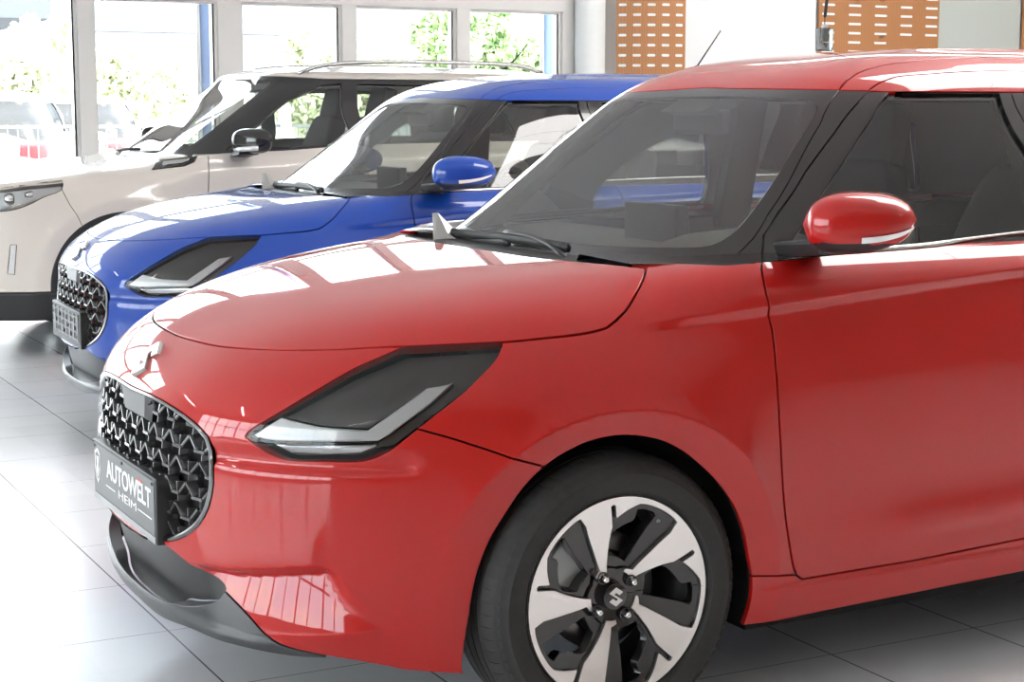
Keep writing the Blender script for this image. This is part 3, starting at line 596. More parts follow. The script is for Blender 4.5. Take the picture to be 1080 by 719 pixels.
    G.label('door_frame', np.vstack([bp, [(gp[0, 0]-.3, 1.45), (gp[-1, 0]-.3, .83)]]))
    G.label('rear_pillar', np.array([(0, 0), (9, 0), (9, 3), (0, 3)]))
    G.lift(SW.gh); G.outward(lambda P: np.stack([np.clip(P[:, 0], 1.1, 2.2), 0*P[:, 0], P[:, 2]-.1], 1))
    # roof
    q = np.vstack([smooth_line(rl[:3], .03), np.stack([np.linspace(rl[2, 0]+.03, 3.82, 60), np.full(60, 1.361)], 1)]); RP = SW.gh(q)[:, :2]
    di = np.vstack([F3['ditch'][:, :2], [(2.0, -.445), (2.5, -.41), (2.8, -.39)]]); di = np.vstack([di[:1]+[[-.03, -.02]], smooth_line(di, .03)])
    dt = np.vstack([F3['doortop'][:, :2], [(1.8, -.548), (2.3, -.53), (2.8, -.48)]]); dt = np.vstack([dt[:1]+[[-.03, -.01]], smooth_line(dt, .03)])
    Rf = Sheet(np.arange(.66, 2.9, .022), np.append(np.arange(-.66, -.005, .022), 0.), [RP, di, dt])
    k = inside(np.vstack([RP, [(2.9, .1), (.6, .1)]]), Rf.C)
    Rf.lab[~k] = 'none'
    Rf.label('roof', np.vstack([di, [(2.9, .1), (.5, .1), (.5, di[0, 1])]]))
    Rf.label('rail', np.vstack([dt, [(2.9, .1), (.5, .1), (.5, dt[0, 1])]]))
    Rf.label('frame_top', np.array([(0, -2), (4, -2), (4, 1), (0, 1)]))
    Rf.lift(SW.roof); Rf.outward(lambda P: P-[0, 0, 1])
    return S, B, G, Rf, dict(lamp=lamp, gr=gr, hood=hood)

S_POLY = [(50, 2), (92, 32), (71, 47), (50, 32), (38, 40.5), (92, 77), (50, 106), (8, 76), (29, 61), (50, 76), (62, 67.5), (8, 31)]
def wheel(parent, name, loc, sgn, M, R=.305, rim=.2175, full=True):
    """tyre, alloy face, barrel, hub, nuts, brake; outer face towards -y when sgn=-1"""
    w = MB().lathe([(.219, .004), (.2178, .0), (.2165, .006), (.212, .02), (.205, .05), (.195, .06), (.195, .175), (.212, .18)], 72).build(name, M['dark_alloy'], parent, True); w.location = loc
    # local frame: outer face at y=0, tyre runs to +y (inboard)
    t = MB(); rw = .185
    prof = [(rim-.004, .012), (rim+.004, .004), (rim+.012, -.004), (rim+.03, -.0085), (rim+.05, -.008), (R-.030, -.001), (R-.016, .008), (R-.006, .022), (R-.001, .040)]
    for k in range(4):
        a = .052+k*.032; prof += [(R, a), (R, a+.009), (R-.006, a+.0095), (R-.006, a+.0135), (R, a+.014)]
    prof += [(R-.001, .177), (R-.006, .19), (R-.03, .20), (rim+.01, .19), (rim-.004, .18)]
    t.lathe(prof, 96)
    # shoulder blocks
    for j in range(72):
        q = 2*math.pi*j/72; c, s = math.cos(q), math.sin(q); c2, s2 = math.cos(q+.06), math.sin(q+.06)
        P = [(R-.022, .0025), (R-.0045, .0215), (R+.0006, .044), (R-.004, .044), (R-.022, .02)]
        V = [(r*c, h, r*s) for r, h in P]+[(r*c2, h, r*s2) for r, h in P]
        t.add(V, [(0, 1, 2, 3, 4), (9, 8, 7, 6, 5)]+[(i, 5+i, 5+(i+1) % 5, (i+1) % 5) for i in range(5)])
    ty = t.build('tyre', M['tyre'], w, True); edge_split(ty, 30)
    if not full: 
        d = MB().lathe([(rim, .01), (.06, .03), (.0, .03)], 40).build('rim', M['alloy'], w, True); return w
    # alloy face, cut out of a disc in (angle, radius)
    K = .15
    base = [(.055, 79), (.068, 49), (.120, 46.2), (.179, 44.3), (.2035, 46.0), (.2052, 50), (.2052, 60), (.2042, 72), (.2025, 75.8), (.188, 83), (.170, 91.2), (.176, 92.0), (.198, 92.8), (.2015, 94.2), (.199, 96.0), (.175, 95.2), (.152, 94.6), (.118, 98.5), (.086, 102.3), (.062, 106)]
    hole = [(.074, 66), (.100, 63.5), (.165, 60.6), (.187, 59.5), (.1915, 62), (.190, 70), (.186, 74), (.168, 73.5), (.160, 75), (.134, 92), (.126, 95), (.104, 96), (.086, 95)]
    pk = []; hl = []
    for k in range(-1, 6):
        pk.append(np.array([((a+72*k)*math.pi/180*K, r) for r, a in base])); hl.append(np.array([((a+72*k)*math.pi/180*K, r) for r, a in hole]))
    A = Sheet(np.linspace(0, 2*math.pi*K, 97), np.concatenate([[.0, .02], np.arange(.03, .2190, .012), [.2190]]), [np.vstack([p, p[:1]]) for p in pk+hl], .0012)
    for p in hl: A.label('hole', p)
    for p in pk: A.label('pocket', p)
    arm = np.array([(-1, .058), (9, .058), (9, 1), (-1, 1)]); A.label('bright', arm); A.label('hub', np.array([(-1, -1), (9, -1), (9, 1), (-1, 1)]))
    def fn(U):
        a = U[:, 0]/K; r = U[:, 1]; h = .024*(1-(r/.2175)**2)+.010*np.exp(-(r/.06)**2)+.004*sst(.209, .219, r)
        return np.stack([r*np.cos(a), h, r*np.sin(a)], 1)
    A.lift(fn, .001); A.outward(lambda P: P+[0, 1, 0])
    A.make('spoke_face', 'bright', M['alloy'], w, gap=.0004, depth=.016, edge=.0012, skip=lambda p: abs(p[2]) < 1e-6 and p[0] > 0)
    A.make('spoke_pocket', 'pocket', M['gloss_black'], w, off=-.011, gap=0, depth=.03, edge=.002)
    A.make('hub', 'hub', M['gloss_black'], w, off=-.004, gap=0, depth=.012, edge=.001)
    c = MB().lathe([(0, .018), (.024, .018), (.028, .020), (.029, .026), (.029, .04)], 40).build('hub_cap', M['gloss_black'], w, True); edge_split(c)
    s = MB().prism([((x-50)*.00040, (54-y)*.00040) for x, y in S_POLY], lambda p: (p[0], .018, p[1]), lambda p: (p[0], .0165, p[1])); s.build('emblem', M['silver'], w)
    for q in (33, 123, 213, 303):
        q = math.radians(q); cx, cz = .05*math.cos(q), .05*math.sin(q)
        MB().lathe([(0, .006), (.005, .007), (.0075, .011), (.008, .018), (.0085, .03)], 6, c=(cx, 0, cz)).build('lug_nut', M['chrome'], w, True)
        MB().lathe([(.0095, .026), (.0125, .0215), (.0135, .024), (.0135, .03)], 24, c=(cx, 0, cz)).build('nut_seat', M['gloss_black'], w, True)
    MB().lathe([(.09, .078), (.128, .078), (.128, .098), (.09, .098), (.075, .07), (.05, .06)], 60).build('brake_disc', M['steel'], w, True)
    cm = MB()
    pts = [(.085, 110), (.150, 112), (.165, 125), (.165, 150), (.150, 168), (.085, 170)]
    cm.prism([(r*math.cos(math.radians(a)), r*math.sin(math.radians(a))) for r, a in pts], lambda p: (p[0], .112, p[1]), lambda p: (p[0], .062, p[1]))
    bevelled(cm.build('brake_caliper', M['caliper'], w), .006)
    v = MB().tube([(.10, .030, .155), (.104, .016, .150)], .0042, 10); v.build('tyre_valve', M['steel'], w, True)
    if sgn > 0: w.rotation_euler = (0, 0, math.pi)
    return w
def front_pt(Q, off=0.):
    """points (y,z) dropped on the nose, moved out by off along -x"""
    Q = np.atleast_2d(np.array(Q, float)); O = np.stack([np.full(len(Q), -.25), Q[:, 0], Q[:, 1]], 1); D = np.zeros_like(O); D[:, 0] = -1
    P = O+D*SW.solve(SW.F, O, D, 0, .8)[:, None]; P[:, 0] -= off; return P
def text_mesh(body, size, name, m, parent, M4, extrude=.0004, width=None, offset=0.):
    c = bpy.data.curves.new(name, 'FONT'); c.body = body; c.size = size; c.extrude = extrude; c.align_x = 'CENTER'; c.align_y = 'CENTER'; c.offset = offset
    o = bpy.data.objects.new(name, c); me = bpy.data.meshes.new_from_object(o); bpy.data.objects.remove(o)
    V = np.array([v.co for v in me.vertices])
    if width: V[:, 0] *= width/(V[:, 0].max()-V[:, 0].min())
    V = [tuple((M4 @ Vector(v))) for v in V]; Fc = [list(p.vertices) for p in me.polygons]; bpy.data.meshes.remove(me)
    return obj(name, V, Fc, m, parent)
def rounded_rect(w, h, r, n=5):
    P = []
    for cx, cy, a0 in ((w/2-r, h/2-r, 0), (-w/2+r, h/2-r, 90), (-w/2+r, -h/2+r, 180), (w/2-r, -h/2+r, 270)):
        for i in range(n+1):
            a = math.radians(a0+90*i/n); P.append((cx+r*math.cos(a), cy+r*math.sin(a)))
    return P
def seat(parent, x, y, m, rear=False):
    """moulded front seat: cushion, backrest, headrest on two pins"""
    b = MB().box((x-.02, y-.25, .38), (x+.50, y+.25, .54), .06).build('seat', m, parent, True)
    def slab(name, cx, cz, w, h, d, tilt, par, taper=.8):
        bm = bmesh.new(); bmesh.ops.create_cube(bm, size=1); bmesh.ops.subdivide_edges(bm, edges=bm.edges[:], cuts=3, use_grid_fill=True)
        for v in bm.verts:
            q = v.co.copy(); t = q.z+.5; wd = w*(1-(1-taper)*t**3); s = 1-.35*(abs(q.y)*2)**4; bow = -.03*(abs(q.y)*2)**2
            v.co = Vector((q.x*d*s+bow, q.y*wd, q.z*h))
        bm.verts.index_update(); ca, sa = math.cos(tilt), math.sin(tilt)
        V = [(cx+v.co.x*ca+v.co.z*sa, y+v.co.y, cz-v.co.x*sa+v.co.z*ca) for v in bm.verts]; Fc = [[v.index for v in f.verts] for f in bm.faces]; bm.free()
        return subd(obj(name, V, Fc, m, par, True), 2)
    slab('backrest', x+.56, .84, .50, .66, .16, .35, b, .66)
    slab('headrest', x+.70, 1.235, .27, .20, .11, .25, b, .85)
    for s in (-.06, .06): MB().tube([(x+.63, y+s, 1.08), (x+.69, y+s, 1.22)], .008, 8).build('headrest_pin', MAT['steel'], b, True)
    return b

def build_swift(root, paint):
    S, B, G, Rf, ln = swift_sheets()
    blk = MAT['gloss_black']; dk = MAT['black_plastic']
    sh = S.panel(('bumper', 'fender', 'door', 'rear_door', 'rocker', 'rear'), depth=0, off=-.016, mirror=True); obj('body_shell', sh[0], sh[1], MAT['void'], root, normals=sh[2])
    y0 = lambda p: abs(p[1]) < 1e-4
    S.make('front_bumper', 'bumper', paint, root, 'both', skip=y0, depth=.02)
    for side in (None, 'right'):
        S.make('fender', 'fender', paint, root, side); S.make('front_door', 'door', paint, root, side, gap=.0025, depth=.022)
        S.make('rear_door', 'rear_door', paint, root, side, gap=.0025, depth=.022); S.make('side_sill', 'rocker', paint, root, side)
    for side in (None, 'right'): S.make('tail_light', 'tail', MAT['tail_red'], root, side)
    S.make('rear_body', 'rear', paint, root, 'both', skip=y0)
    S.make('front_chin', 'chin', MAT['satin_grey'], root, 'both', skip=y0, depth=.03)
    S.make('air_intake', 'intake', MAT['black_plastic'], root, 'both', skip=y0, depth=0, off=-.035, gap=-.01)
    hd = B.make('hood', 'hood', paint, root, 'both', skip=y0, depth=.025, gap=.0028)
    # head lamps
    for side in (None, 'right'):
        lens = S.make('headlight', ('lamp', 'drl', 'turn'), MAT['lens'], root, side, gap=.003, depth=.0, off=-.001)
        S.make('lamp_bezel', 'lamp', MAT['lamp_dark'], lens, side, gap=.002, depth=.05, off=-.030, edge=.001)
        S.make('light_guide', 'drl', MAT['guide'], lens, side, gap=.001, depth=.02, off=-.012, edge=.003)
        S.make('turn_signal', 'turn', MAT['reflector'], lens, side, gap=.001, depth=.02, off=-.016, edge=.002)
        S.make('lamp_seal', ('lamp', 'drl', 'turn'), MAT['void'], lens, side, gap=-.003, depth=.0, off=-.055)
        sg = 1 if side else -1
    # grille opening: back, frame, mesh
    S.make('grille', 'grille', MAT['void'], root, 'both', skip=y0, off=-.045, gap=-.012, depth=0)
    gobj = root.children[-1]
    fm = MB(); gp = ln['gr']; path = np.vstack([gp, (gp*[1, -1, 1])[::-1][1:-1]])
    n = len(path); cen = np.array([-.6, 0, .55])
    fr_, Fc = [], []
    for i in range(n):
        p = path[i]; t = path[(i+1) % n]-path[i-1]; t /= np.linalg.norm(t)
        nn = p-np.array([-.3, 0, p[2]]); nn /= np.linalg.norm(nn); o = np.cross(t, nn); o /= np.linalg.norm(o)
        inw = o if np.dot(o, cen-p) > 0 else -o
        prof = [(-.000, -.006), (.000, .0025), (.004, .004), (.009, .0015), (.013, -.006), (.014, -.03), (.0, -.03)]
        fr_ += [p+inw*a+nn*b for a, b in prof]
    for i in range(n):
        for j in range(7): Fc.append((i*7+j, ((i+1) % n)*7+j, ((i+1) % n)*7+(j+1) % 7, i*7+(j+1) % 7))
    o = obj('grille_frame', fr_, Fc, MAT['dark_chrome'], gobj, True); edge_split(o, 40)
    poly = np.vstack([gp[:, 1:], (gp*[1, -1, 1])[::-1][1:-1, 1:]]); inner = poly*[.965, 1]; inner[:, 1] = (poly[:, 1]-.54)*.955+.54
    gm = MB(); ax, az = .088, .064
    def bar(a, b, w, d0, d1):
        a = np.array(a); b = np.array(b)
        if not inside(inner, np.array([(a+b)/2]))[0]: return
        if not inside(inner, np.array([a]))[0]: a = a+(b-a)*.35
        if not inside(inner, np.array([b]))[0]: b = b+(a-b)*.35
        t = (b-a)/np.linalg.norm(b-a); m = np.array([-t[1], t[0]])*w
        P = front_pt([a-t*w*.5, b+t*w*.5]); V = []
        for p in P:
            for s, dd in ((-.45, d0), (.45, d0), (1, d1), (-1, d1)): V.append((p[0]+dd, p[1]+m[0]*s, p[2]+m[1]*s))
        gm.add(V, [(0, 1, 2, 3), (7, 6, 5, 4), (0, 4, 5, 1), (1, 5, 6, 2), (2, 6, 7, 3), (3, 7, 4, 0)])
    for r in range(-1, 8):
        for c in range(-7, 8):
            cx = c*ax+(ax/2 if r % 2 else 0); cz = .38+r*az*.78
            l, rr_, bt, tp = (cx-ax/2, cz), (cx+ax/2, cz), (cx, cz-az*.30), (cx, cz+az*.48)
            L1 = (cx-ax/2, cz+az*.30*0); 
            bar((cx-ax*.46, cz+.004), (cx-ax*.16, cz-az*.32), .0075, .010, .034); bar((cx+ax*.46, cz+.004), (cx+ax*.16, cz-az*.32), .0075, .010, .034)
            bar((cx-ax*.17, cz-az*.32), (cx+ax*.17, cz-az*.32), .0075, .008, .034)
            bar((cx-ax*.5, cz+.004), (cx-ax*.5, cz+az*.46), .006, .016, .036)
            bar((cx, cz-az*.28), (cx, cz-az*.02), .008, .014, .036)
    gmo = gm.build('grille_mesh', MAT['grille_gloss'], gobj)
    bevelled(gmo, .0015, 2)
    # radar cover
    q = [(.098, .685), (-.098, .685), (-.125, .642), (.030, .642)]; q2 = [(.112, .692), (-.110, .692), (-.140, .632), (.040, .632)]
    A = front_pt(q, -.004); A2 = front_pt(q2, -.018)
    MB().add(list(A)+list(A2), [(0, 1, 2, 3), (0, 4, 5, 1), (1, 5, 6, 2), (2, 6, 7, 3), (3, 7, 4, 0)]).build('radar_cover', MAT['radar'], gobj)
    # emblem
    E = [((x-50)*.00105, (54-y)*.00098) for x, y in S_POLY]; zc = .7515; sl = .72
    cen0 = front_pt([(0, zc)])[0]; dz = front_pt([(0, zc+.03)])[0]-front_pt([(0, zc-.03)])[0]; dz /= np.linalg.norm(dz); nn = np.array([dz[2], 0, -dz[0]]); nn = nn if nn[0] < 0 else -nn
    em = MB(); em.prism(E, lambda p: tuple(cen0+nn*-.004+np.array([0, -p[0], 0])+dz*p[1]), lambda p: tuple(cen0+nn*.009+np.array([0, -p[0], 0])+dz*p[1])); bevelled(em.build('emblem', MAT['silver'], root), .0022, 2, 30)
    # number plate carrier
    x1 = -.822
    pc = MB().box((x1+.004, -.268, .384), (x1+.075, .268, .531), .006)
    po = pc.build('number_plate', MAT['black_plastic'], root, True); edge_split(po, 30)
    # wipers and cowl
    gn = lambda P, o: [tuple(np.array(p)+np.array([-.55, 0, .8])*o) for p in P]
    bl = [(.213, .41, .975), (.206, .246, .979), (.203, .037, .983), (.203, -.162, .982), (.207, -.273, .979)]
    cow = []; ys = np.linspace(-.70, .70, 41); hr = Sp([(-.70, .20), (-.656, .1736), (-.5538, .1363), (-.445, .1013), (-.3153, .0736), (-.1358, .0664), (0, .0646)]) 
    Cv = []; Cf = []
    for i, y in enumerate(ys):
        xa = float(hr(-abs(y)))-.01; za = .958
        zg = np.array([[.965]]); u = SW.gu_of(np.array([.3]), np.array([0.]), np.array([.965]))
        Pg = [0, 0, 0]; 
        O = np.array([[1.4, y, .972]]); D = np.array([[-1., 0, 0]]); xg = 1.4-SW.solve(SW.G, O, D, 0, 1.35)[0]
        Cv += [(xa-.03, y, za-.04), (xa, y, za+.012), ((xa+xg)/2, y, .970), (xg+.02, y, .978)]
    for i in range(40):
        for j in range(3): Cf.append((i*4+j, i*4+4+j, i*4+5+j, i*4+1+j))
    obj('cowl', Cv, Cf, dk, root, True)
    wb = MB().tube(smooth_line(gn(bl, .016), .03), .0075, 8, flat=1.6).build('wiper', MAT['rubber'], root, True)
    MB().tube(smooth_line([(.175, -.30, .968), (.186, -.23, .988), (.20, -.10, 1.006), (.205, .06, 1.008)], .03), [.013]*3+[.010]*30 if False else .010, 8, flat=.7).build('wiper_arm', MAT['black_plastic'], wb, True)
    wb2 = MB().tube(smooth_line(gn([(.20, .02, .972), (.21, .2, .968), (.235, .42, .965), (.30, .60, .972)], .016), .03), .0075, 8, flat=1.6).build('wiper', MAT['rubber'], root, True)
    MB().add([(.145, .37, .955), (.158, .405, 1.040), (.170, .395, 1.042), (.240, .35, .958), (.205, .29, .962), (.185, .36, .985)], [(0, 1, 2, 5), (0, 5, 4), (5, 2, 3), (5, 3, 4), (1, 0, 3, 2), (0, 4, 3)]).build('wiper_arm', MAT['steel'], wb2)
    # greenhouse
    ws = G.make('windshield', 'windshield', MAT['screen'], root, 'both', skip=y0, gap=0, depth=0)
    G.make('windshield_surround', 'surround', blk, ws, 'both', skip=y0, gap=.0, depth=.006)
    for side in (None, 'right'):
        G.make('a_pillar', 'pillar', blk, root, side, gap=.0015, depth=.02)
        df = G.make('door_frame', 'door_frame', blk, root, side, gap=.0015, depth=.02)
        G.make('door_window', 'window', MAT['side_glass'], df, side, gap=0, depth=0, off=-.008)
        G.make('rear_pillar', 'rear_pillar', blk, root, side, gap=.001, depth=.02)
        G.make('rear_window', 'rear_window', MAT['side_glass'], root, side, gap=0, depth=0, off=-.008)
        sg = 1 if side else -1
        # bright strip along the belt and the seal on the glass edge
        xs = np.linspace(.50, 2.2, 40); st = MB(); V = []; Fc = []
        zt = np.interp(xs, [.40, .55, .876, 1.158, 1.6, 2.3], [.994, .998, 1.005, 1.021, 1.03, 1.035])
        yb = -np.abs(SW.side(np.array([ux(x, z) for x, z in zip(xs, zt)]))[:, 1])
        for x, z, y in zip(xs, zt, yb):
            O = np.array([[x, 0, z+.006]]); D = np.array([[0, -1., 0]]); yg = -SW.solve(SW.G, O, D, 0, 1.)[0]
            y = max(y, yg-.05)
            V += [(x, sg*abs(y+.004), z-.004), (x, sg*abs(min(y, yg)-.002), z+.004), (x, sg*abs(yg-.003), z+.009), (x, sg*abs(yg+.012), z+.009), (x, sg*abs(yg+.02), z-.01)]
        for i in range(len(xs)-1):
            for j in range(4): Fc.append((i*5+j, i*5+5+j, i*5+6+j, i*5+1+j) if sg > 0 else (i*5+1+j, i*5+6+j, i*5+5+j, i*5+j))
        obj('belt_strip', V, Fc, MAT['silver'], root, True)
        # black wedge closing door top against the pillar foot
        xs = np.linspace(.16, .52, 16); V = []; Fc = []
        for x in xs:
            z = float(np.interp(x, [.12, .18, .30, .375, .55], [.982, .984, .986, .992, .998])); yb_ = -abs(float(SW.side(np.array([ux(x, z, -.75)]))[0, 1])) if x > .25 else -.62-(x-.16)*.9
            O = np.array([[1.6, 0, z]]); yy = -.56
            # point of the pillar foot abreast of x
            O = np.array([[x, 0, z]]); D = np.array([[0, -1., 0]]); gv = SW.G(O[:, 0], O[:, 1], O[:, 2])[0]
            yg = -SW.solve(SW.G, O, D, 0, 1.)[0] if gv < 0 else -.40
            V += [(x, sg*abs(min(yb_, yg-.0)+.004), z-.001), (x, sg*abs(yg+.01), z+.004), (x, sg*abs(yg+.03), z-.02)]
        for i in range(len(xs)-1):
            for j in range(2): Fc.append((i*3+j, i*3+3+j, i*3+4+j, i*3+1+j) if sg > 0 else (i*3+1+j, i*3+4+j, i*3+3+j, i*3+j))
        obj('pillar_foot', V, Fc, blk, root, True)
    V, Fc, N = G.panel(('pillar', 'door_frame', 'rear_pillar'), depth=0, off=-.024, mirror=True); obj('cabin_lining', V, [f[::-1] for f in Fc], MAT['headliner'], root, normals=-N)
    # roof
    Rf.make('roof', 'roof', paint, root, 'both', skip=y0, gap=.003, depth=.012)
    for side in (None, 'right'):
        Rf.make('roof_rail', 'rail', paint, root, side, gap=.002, depth=.012); Rf.make('door_header', 'frame_top', paint, root, side, gap=.002, depth=.012)
    V, Fc, N = Rf.panel(('roof', 'rail', 'frame_top'), depth=0, off=-.02, mirror=True); obj('headliner', V, [f[::-1] for f in Fc], MAT['headliner'], root, normals=-N)
    an = MB().tube([(2.12, 0, 1.485), (2.16, 0, 1.505), (2.20, 0, 1.53)], [.014, .010, .007], 10).tube([(2.20, 0, 1.53), (2.33, 0, 1.70)], [.004, .003], 8).build('antenna', MAT['black_plastic'], root, True)
    # door mirrors
    for side in (-1, 1):
        Q = []; nu, nv = 36, 20
        bm = MB()
        def mir(cap):
            V = []; Fc = []; rows = np.linspace(-1, 1, nv)
            for i, v in enumerate(rows):
                for j in range(nu):
                    a = 2*math.pi*j/nu; ca, sa = math.cos(a), math.sin(a); sp = lambda t, e: math.copysign(abs(t)**e, t)
                    w = max(1-abs(v)**2.6, 0)**(1/2.2)
                    lx = sp(ca, .8)*w*(.075 if ca < 0 else .030); lz = 0
                    # v runs inner end -> outer end, ring in (x,z)
                    zr = .066*(1-.10*v-.06*v*v)
                    zz = sp(sa, .75)*w*zr; xx = sp(ca, .8)*w*(.092 if ca < 0 else .035)
                    yy = -.935-.108*v; x0 = .545+.030*v; z0 = 1.080+.004*v
                    V.append((x0+xx, yy, z0+zz))
            for i in range(nv-1):
                for j in range(nu): Fc.append((i*nu+j, i*nu+(j+1) % nu, (i+1)*nu+(j+1) % nu, (i+1)*nu+j))
            return np.array(V), Fc
        V, Fc = mir(1); cen = V[np.array(Fc)].mean(1)
        fa = math.radians(52 if side < 0 else 88); cx_, cy_, ks = (.550, -.915, 1.12) if side < 0 else (.80, -.842, 1.0)
        rot = lambda P: np.stack([cx_+ks*((P[:, 0]-.545)*math.cos(fa)-(P[:, 1]+.935)*math.sin(fa)), cy_+ks*((P[:, 0]-.545)*math.sin(fa)+(P[:, 1]+.935)*math.cos(fa)), 1.08+(P[:, 2]-1.08)*1.0], 1)
        V = rot(V)
        up = [f for f, c in zip(Fc, cen) if c[2] > 1.038+.02*(c[1]+.94)]; lo = [f for f, c in zip(Fc, cen) if c[2] <= 1.038+.02*(c[1]+.94)]
        if side > 0: V = V*[1, -1, 1]; up = [f[::-1] for f in up]; lo = [f[::-1] for f in lo]
        mo = subd(obj('mirror_base', V*[1, 1, 1], lo, MAT['black_plastic'], root, True), 1)
        subd(obj('mirror_cap', V+[0, 0, 0], up, paint, mo, True), 1)
        fx = 0 if side < 0 else .24
        foot = MB().prism([(.425+fx, 1.03), (.52+fx, 1.035), (.56+fx, 1.015), (.54+fx, 1.000), (.44+fx, .998)], lambda p: (p[0], side*.765, p[1]), lambda p: (p[0]+.02, side*(.90 if side < 0 else .85), p[1]+.012)).build('mirror_foot', MAT['black_plastic'], mo)
        bevelled(foot, .008, 3)
        gl = MB().prism([((1-(k/12))*0+.055*math.cos(2*math.pi*k/24), .052*math.sin(2*math.pi*k/24)) for k in range(24)], lambda p: tuple(rot(np.array([(.572, -.935-p[0]*1.7, 1.082+p[1])]))[0]*[1, -side, 1]), lambda p: tuple(rot(np.array([(.583, -.935-p[0]*1.7, 1.082+p[1])]))[0]*[1, -side, 1])).build('mirror_glass', MAT['mirror'], mo)
        # indicator strip on the shell's outer lower edge
        V2 = []; Fi = []
        for i, v in enumerate(np.linspace(.02, .93, 16)):
            for a in (-.30, -.52):
                sp = lambda t, e: math.copysign(abs(t)**e, t); w = max(1-abs(v)**2.6, 0)**(1/2.2); q = math.pi+(-a)*1.0
                ca, sa = math.cos(q), -abs(math.sin(q)); zr = .066*(1-.10*v-.06*v*v)
                V2.append((.545+.030*v+sp(ca, .8)*w*.0955, side*(.935+.1095*v), 1.080+.004*v+sp(sa, .75)*w*zr*1.03))
        V2 = rot(np.array(V2)*[1, side*-1, 1])*[1, -side, 1]
        for i in range(15): Fi.append((2*i, 2*i+1, 2*i+3, 2*i+2) if side < 0 else (2*i+2, 2*i+3, 2*i+1, 2*i))
        obj('indicator', V2, Fi, MAT['indicator'], mo, True)
    # wheels, liners, underbody
    for x in (0., 2.45):
        for s in (-1, 1):
            wheel(root, 'wheel', (x, s*.845, .305), s, MAT)
            V = []; Fc = []; n = 30
            for i in range(n+1):
                a = math.radians(-14+208*i/n)
                yo = .835-.075*max(0, -math.cos(a))**1.0
                for y, r in ((yo, .352), (yo-.04, .362), (.50, .362)): V.append((x+r*math.cos(a), s*y, .31+r*math.sin(a)))
            for i in range(n):
                for j in range(2): Fc.append((i*3+j, i*3+3+j, i*3+4+j, i*3+1+j))
            k = len(V); V += [(x, s*.50, .31)]; Fc += [(k, i*3+2, i*3+5) for i in range(n)]
            obj('wheel_liner', V, Fc, MAT['liner'], root)
    MB().box((-.45, -.42, .16), (2.9, .42, .36)).box((.36, -.79, .17), (2.08, .79, .34)).build('floor_pan', MAT['void'], root)
    # cabin
    db = MB(); prof = [(.16, .90), (.20, .945), (.35, .962), (.55, .975), (.72, .985), (.80, .965), (.83, .90), (.80, .74), (.78, .60), (.4, .55)]
    yy = np.linspace(-.72, .72, 25); V = []; Fc = []
    for y in yy:
        hump = .045*math.exp(-((y+.36)/.17)**4)
        for x, z in prof: V.append((x+.25*(abs(y)/.72)**3*(x < .3), y, z+(hump if .5 < x < .82 and z > .88 else 0)))
    m = len(prof)
    for i in range(24):
        for j in range(m-1): Fc.append((i*m+j, i*m+m+j, i*m+m+1+j, i*m+1+j))
    da = obj('dashboard', V, Fc, MAT['dash'], root, True)
    bevelled(MB().box((.60, -.13, .955), (.64, .13, 1.075), .008).build('screen', MAT['screen_case'], da), .003)
    sw = MB().lathe([(.185+.016*math.cos(t), .016*math.sin(t)) for t in np.linspace(0, 2*math.pi, 12, endpoint=False)], 40, 'x', close=True)
    V = [(.98+p[0]+p[2]*.42, p[1]-.37, .93+p[2]*.9) for p in sw.V]; so = obj('steering_wheel', V, sw.F, MAT['dash'], root, True)
    MB().box((.965, -.44, .88), (1.0, -.30, .97), .012).box((.97, -.545, .915), (.99, -.20, .94), .008).build('steering_hub', MAT['dash'], so, True)
    for s in (-1, 1): seat(root, .98, s*.37, MAT['seat'])
    rb = MB().box((1.75, -.60, .40), (2.25, .60, .58), .06).build('rear_seat', MAT['seat'], root, True)
    MB().prism([(2.20, .50), (2.36, .50), (2.50, 1.02), (2.36, 1.05)], lambda p: (p[0], -.60, p[1]), lambda p: (p[0], .60, p[1])).build('rear_backrest', MAT['seat'], rb)
    for y in (-.34, .34): MB().box((2.37, y-.13, 1.04), (2.47, y+.13, 1.20), .04).build('headrest', MAT['seat'], rb, True)
    mr = MB().box((.745, -.12, 1.255), (.775, .12, 1.32), .014).build('rear_view_mirror', MAT['dash'], root, True)
    MB().prism([(.70, 1.315), (.83, 1.385), (.86, 1.36), (.76, 1.30)], lambda p: (p[0], -.09, p[1]), lambda p: (p[0], .11, p[1])).build('sensor_housing', MAT['dash'], mr)
    for s in (-1, 1):
        MB().box((.42, s*.74-.02, .35), (2.1, s*.74+.02, .985), .015).build('door_trim', MAT['dash'], root)
        # B pillar trim inside
        MB().prism([(1.30, .95), (1.42, .95), (1.36, 1.40), (1.26, 1.40)], lambda p: (p[0], s*(.745-(p[1]-.95)*.42), p[1]), lambda p: (p[0], s*(.70-(p[1]-.95)*.42), p[1])).build('pillar_trim', MAT['dash'], root)
    return po
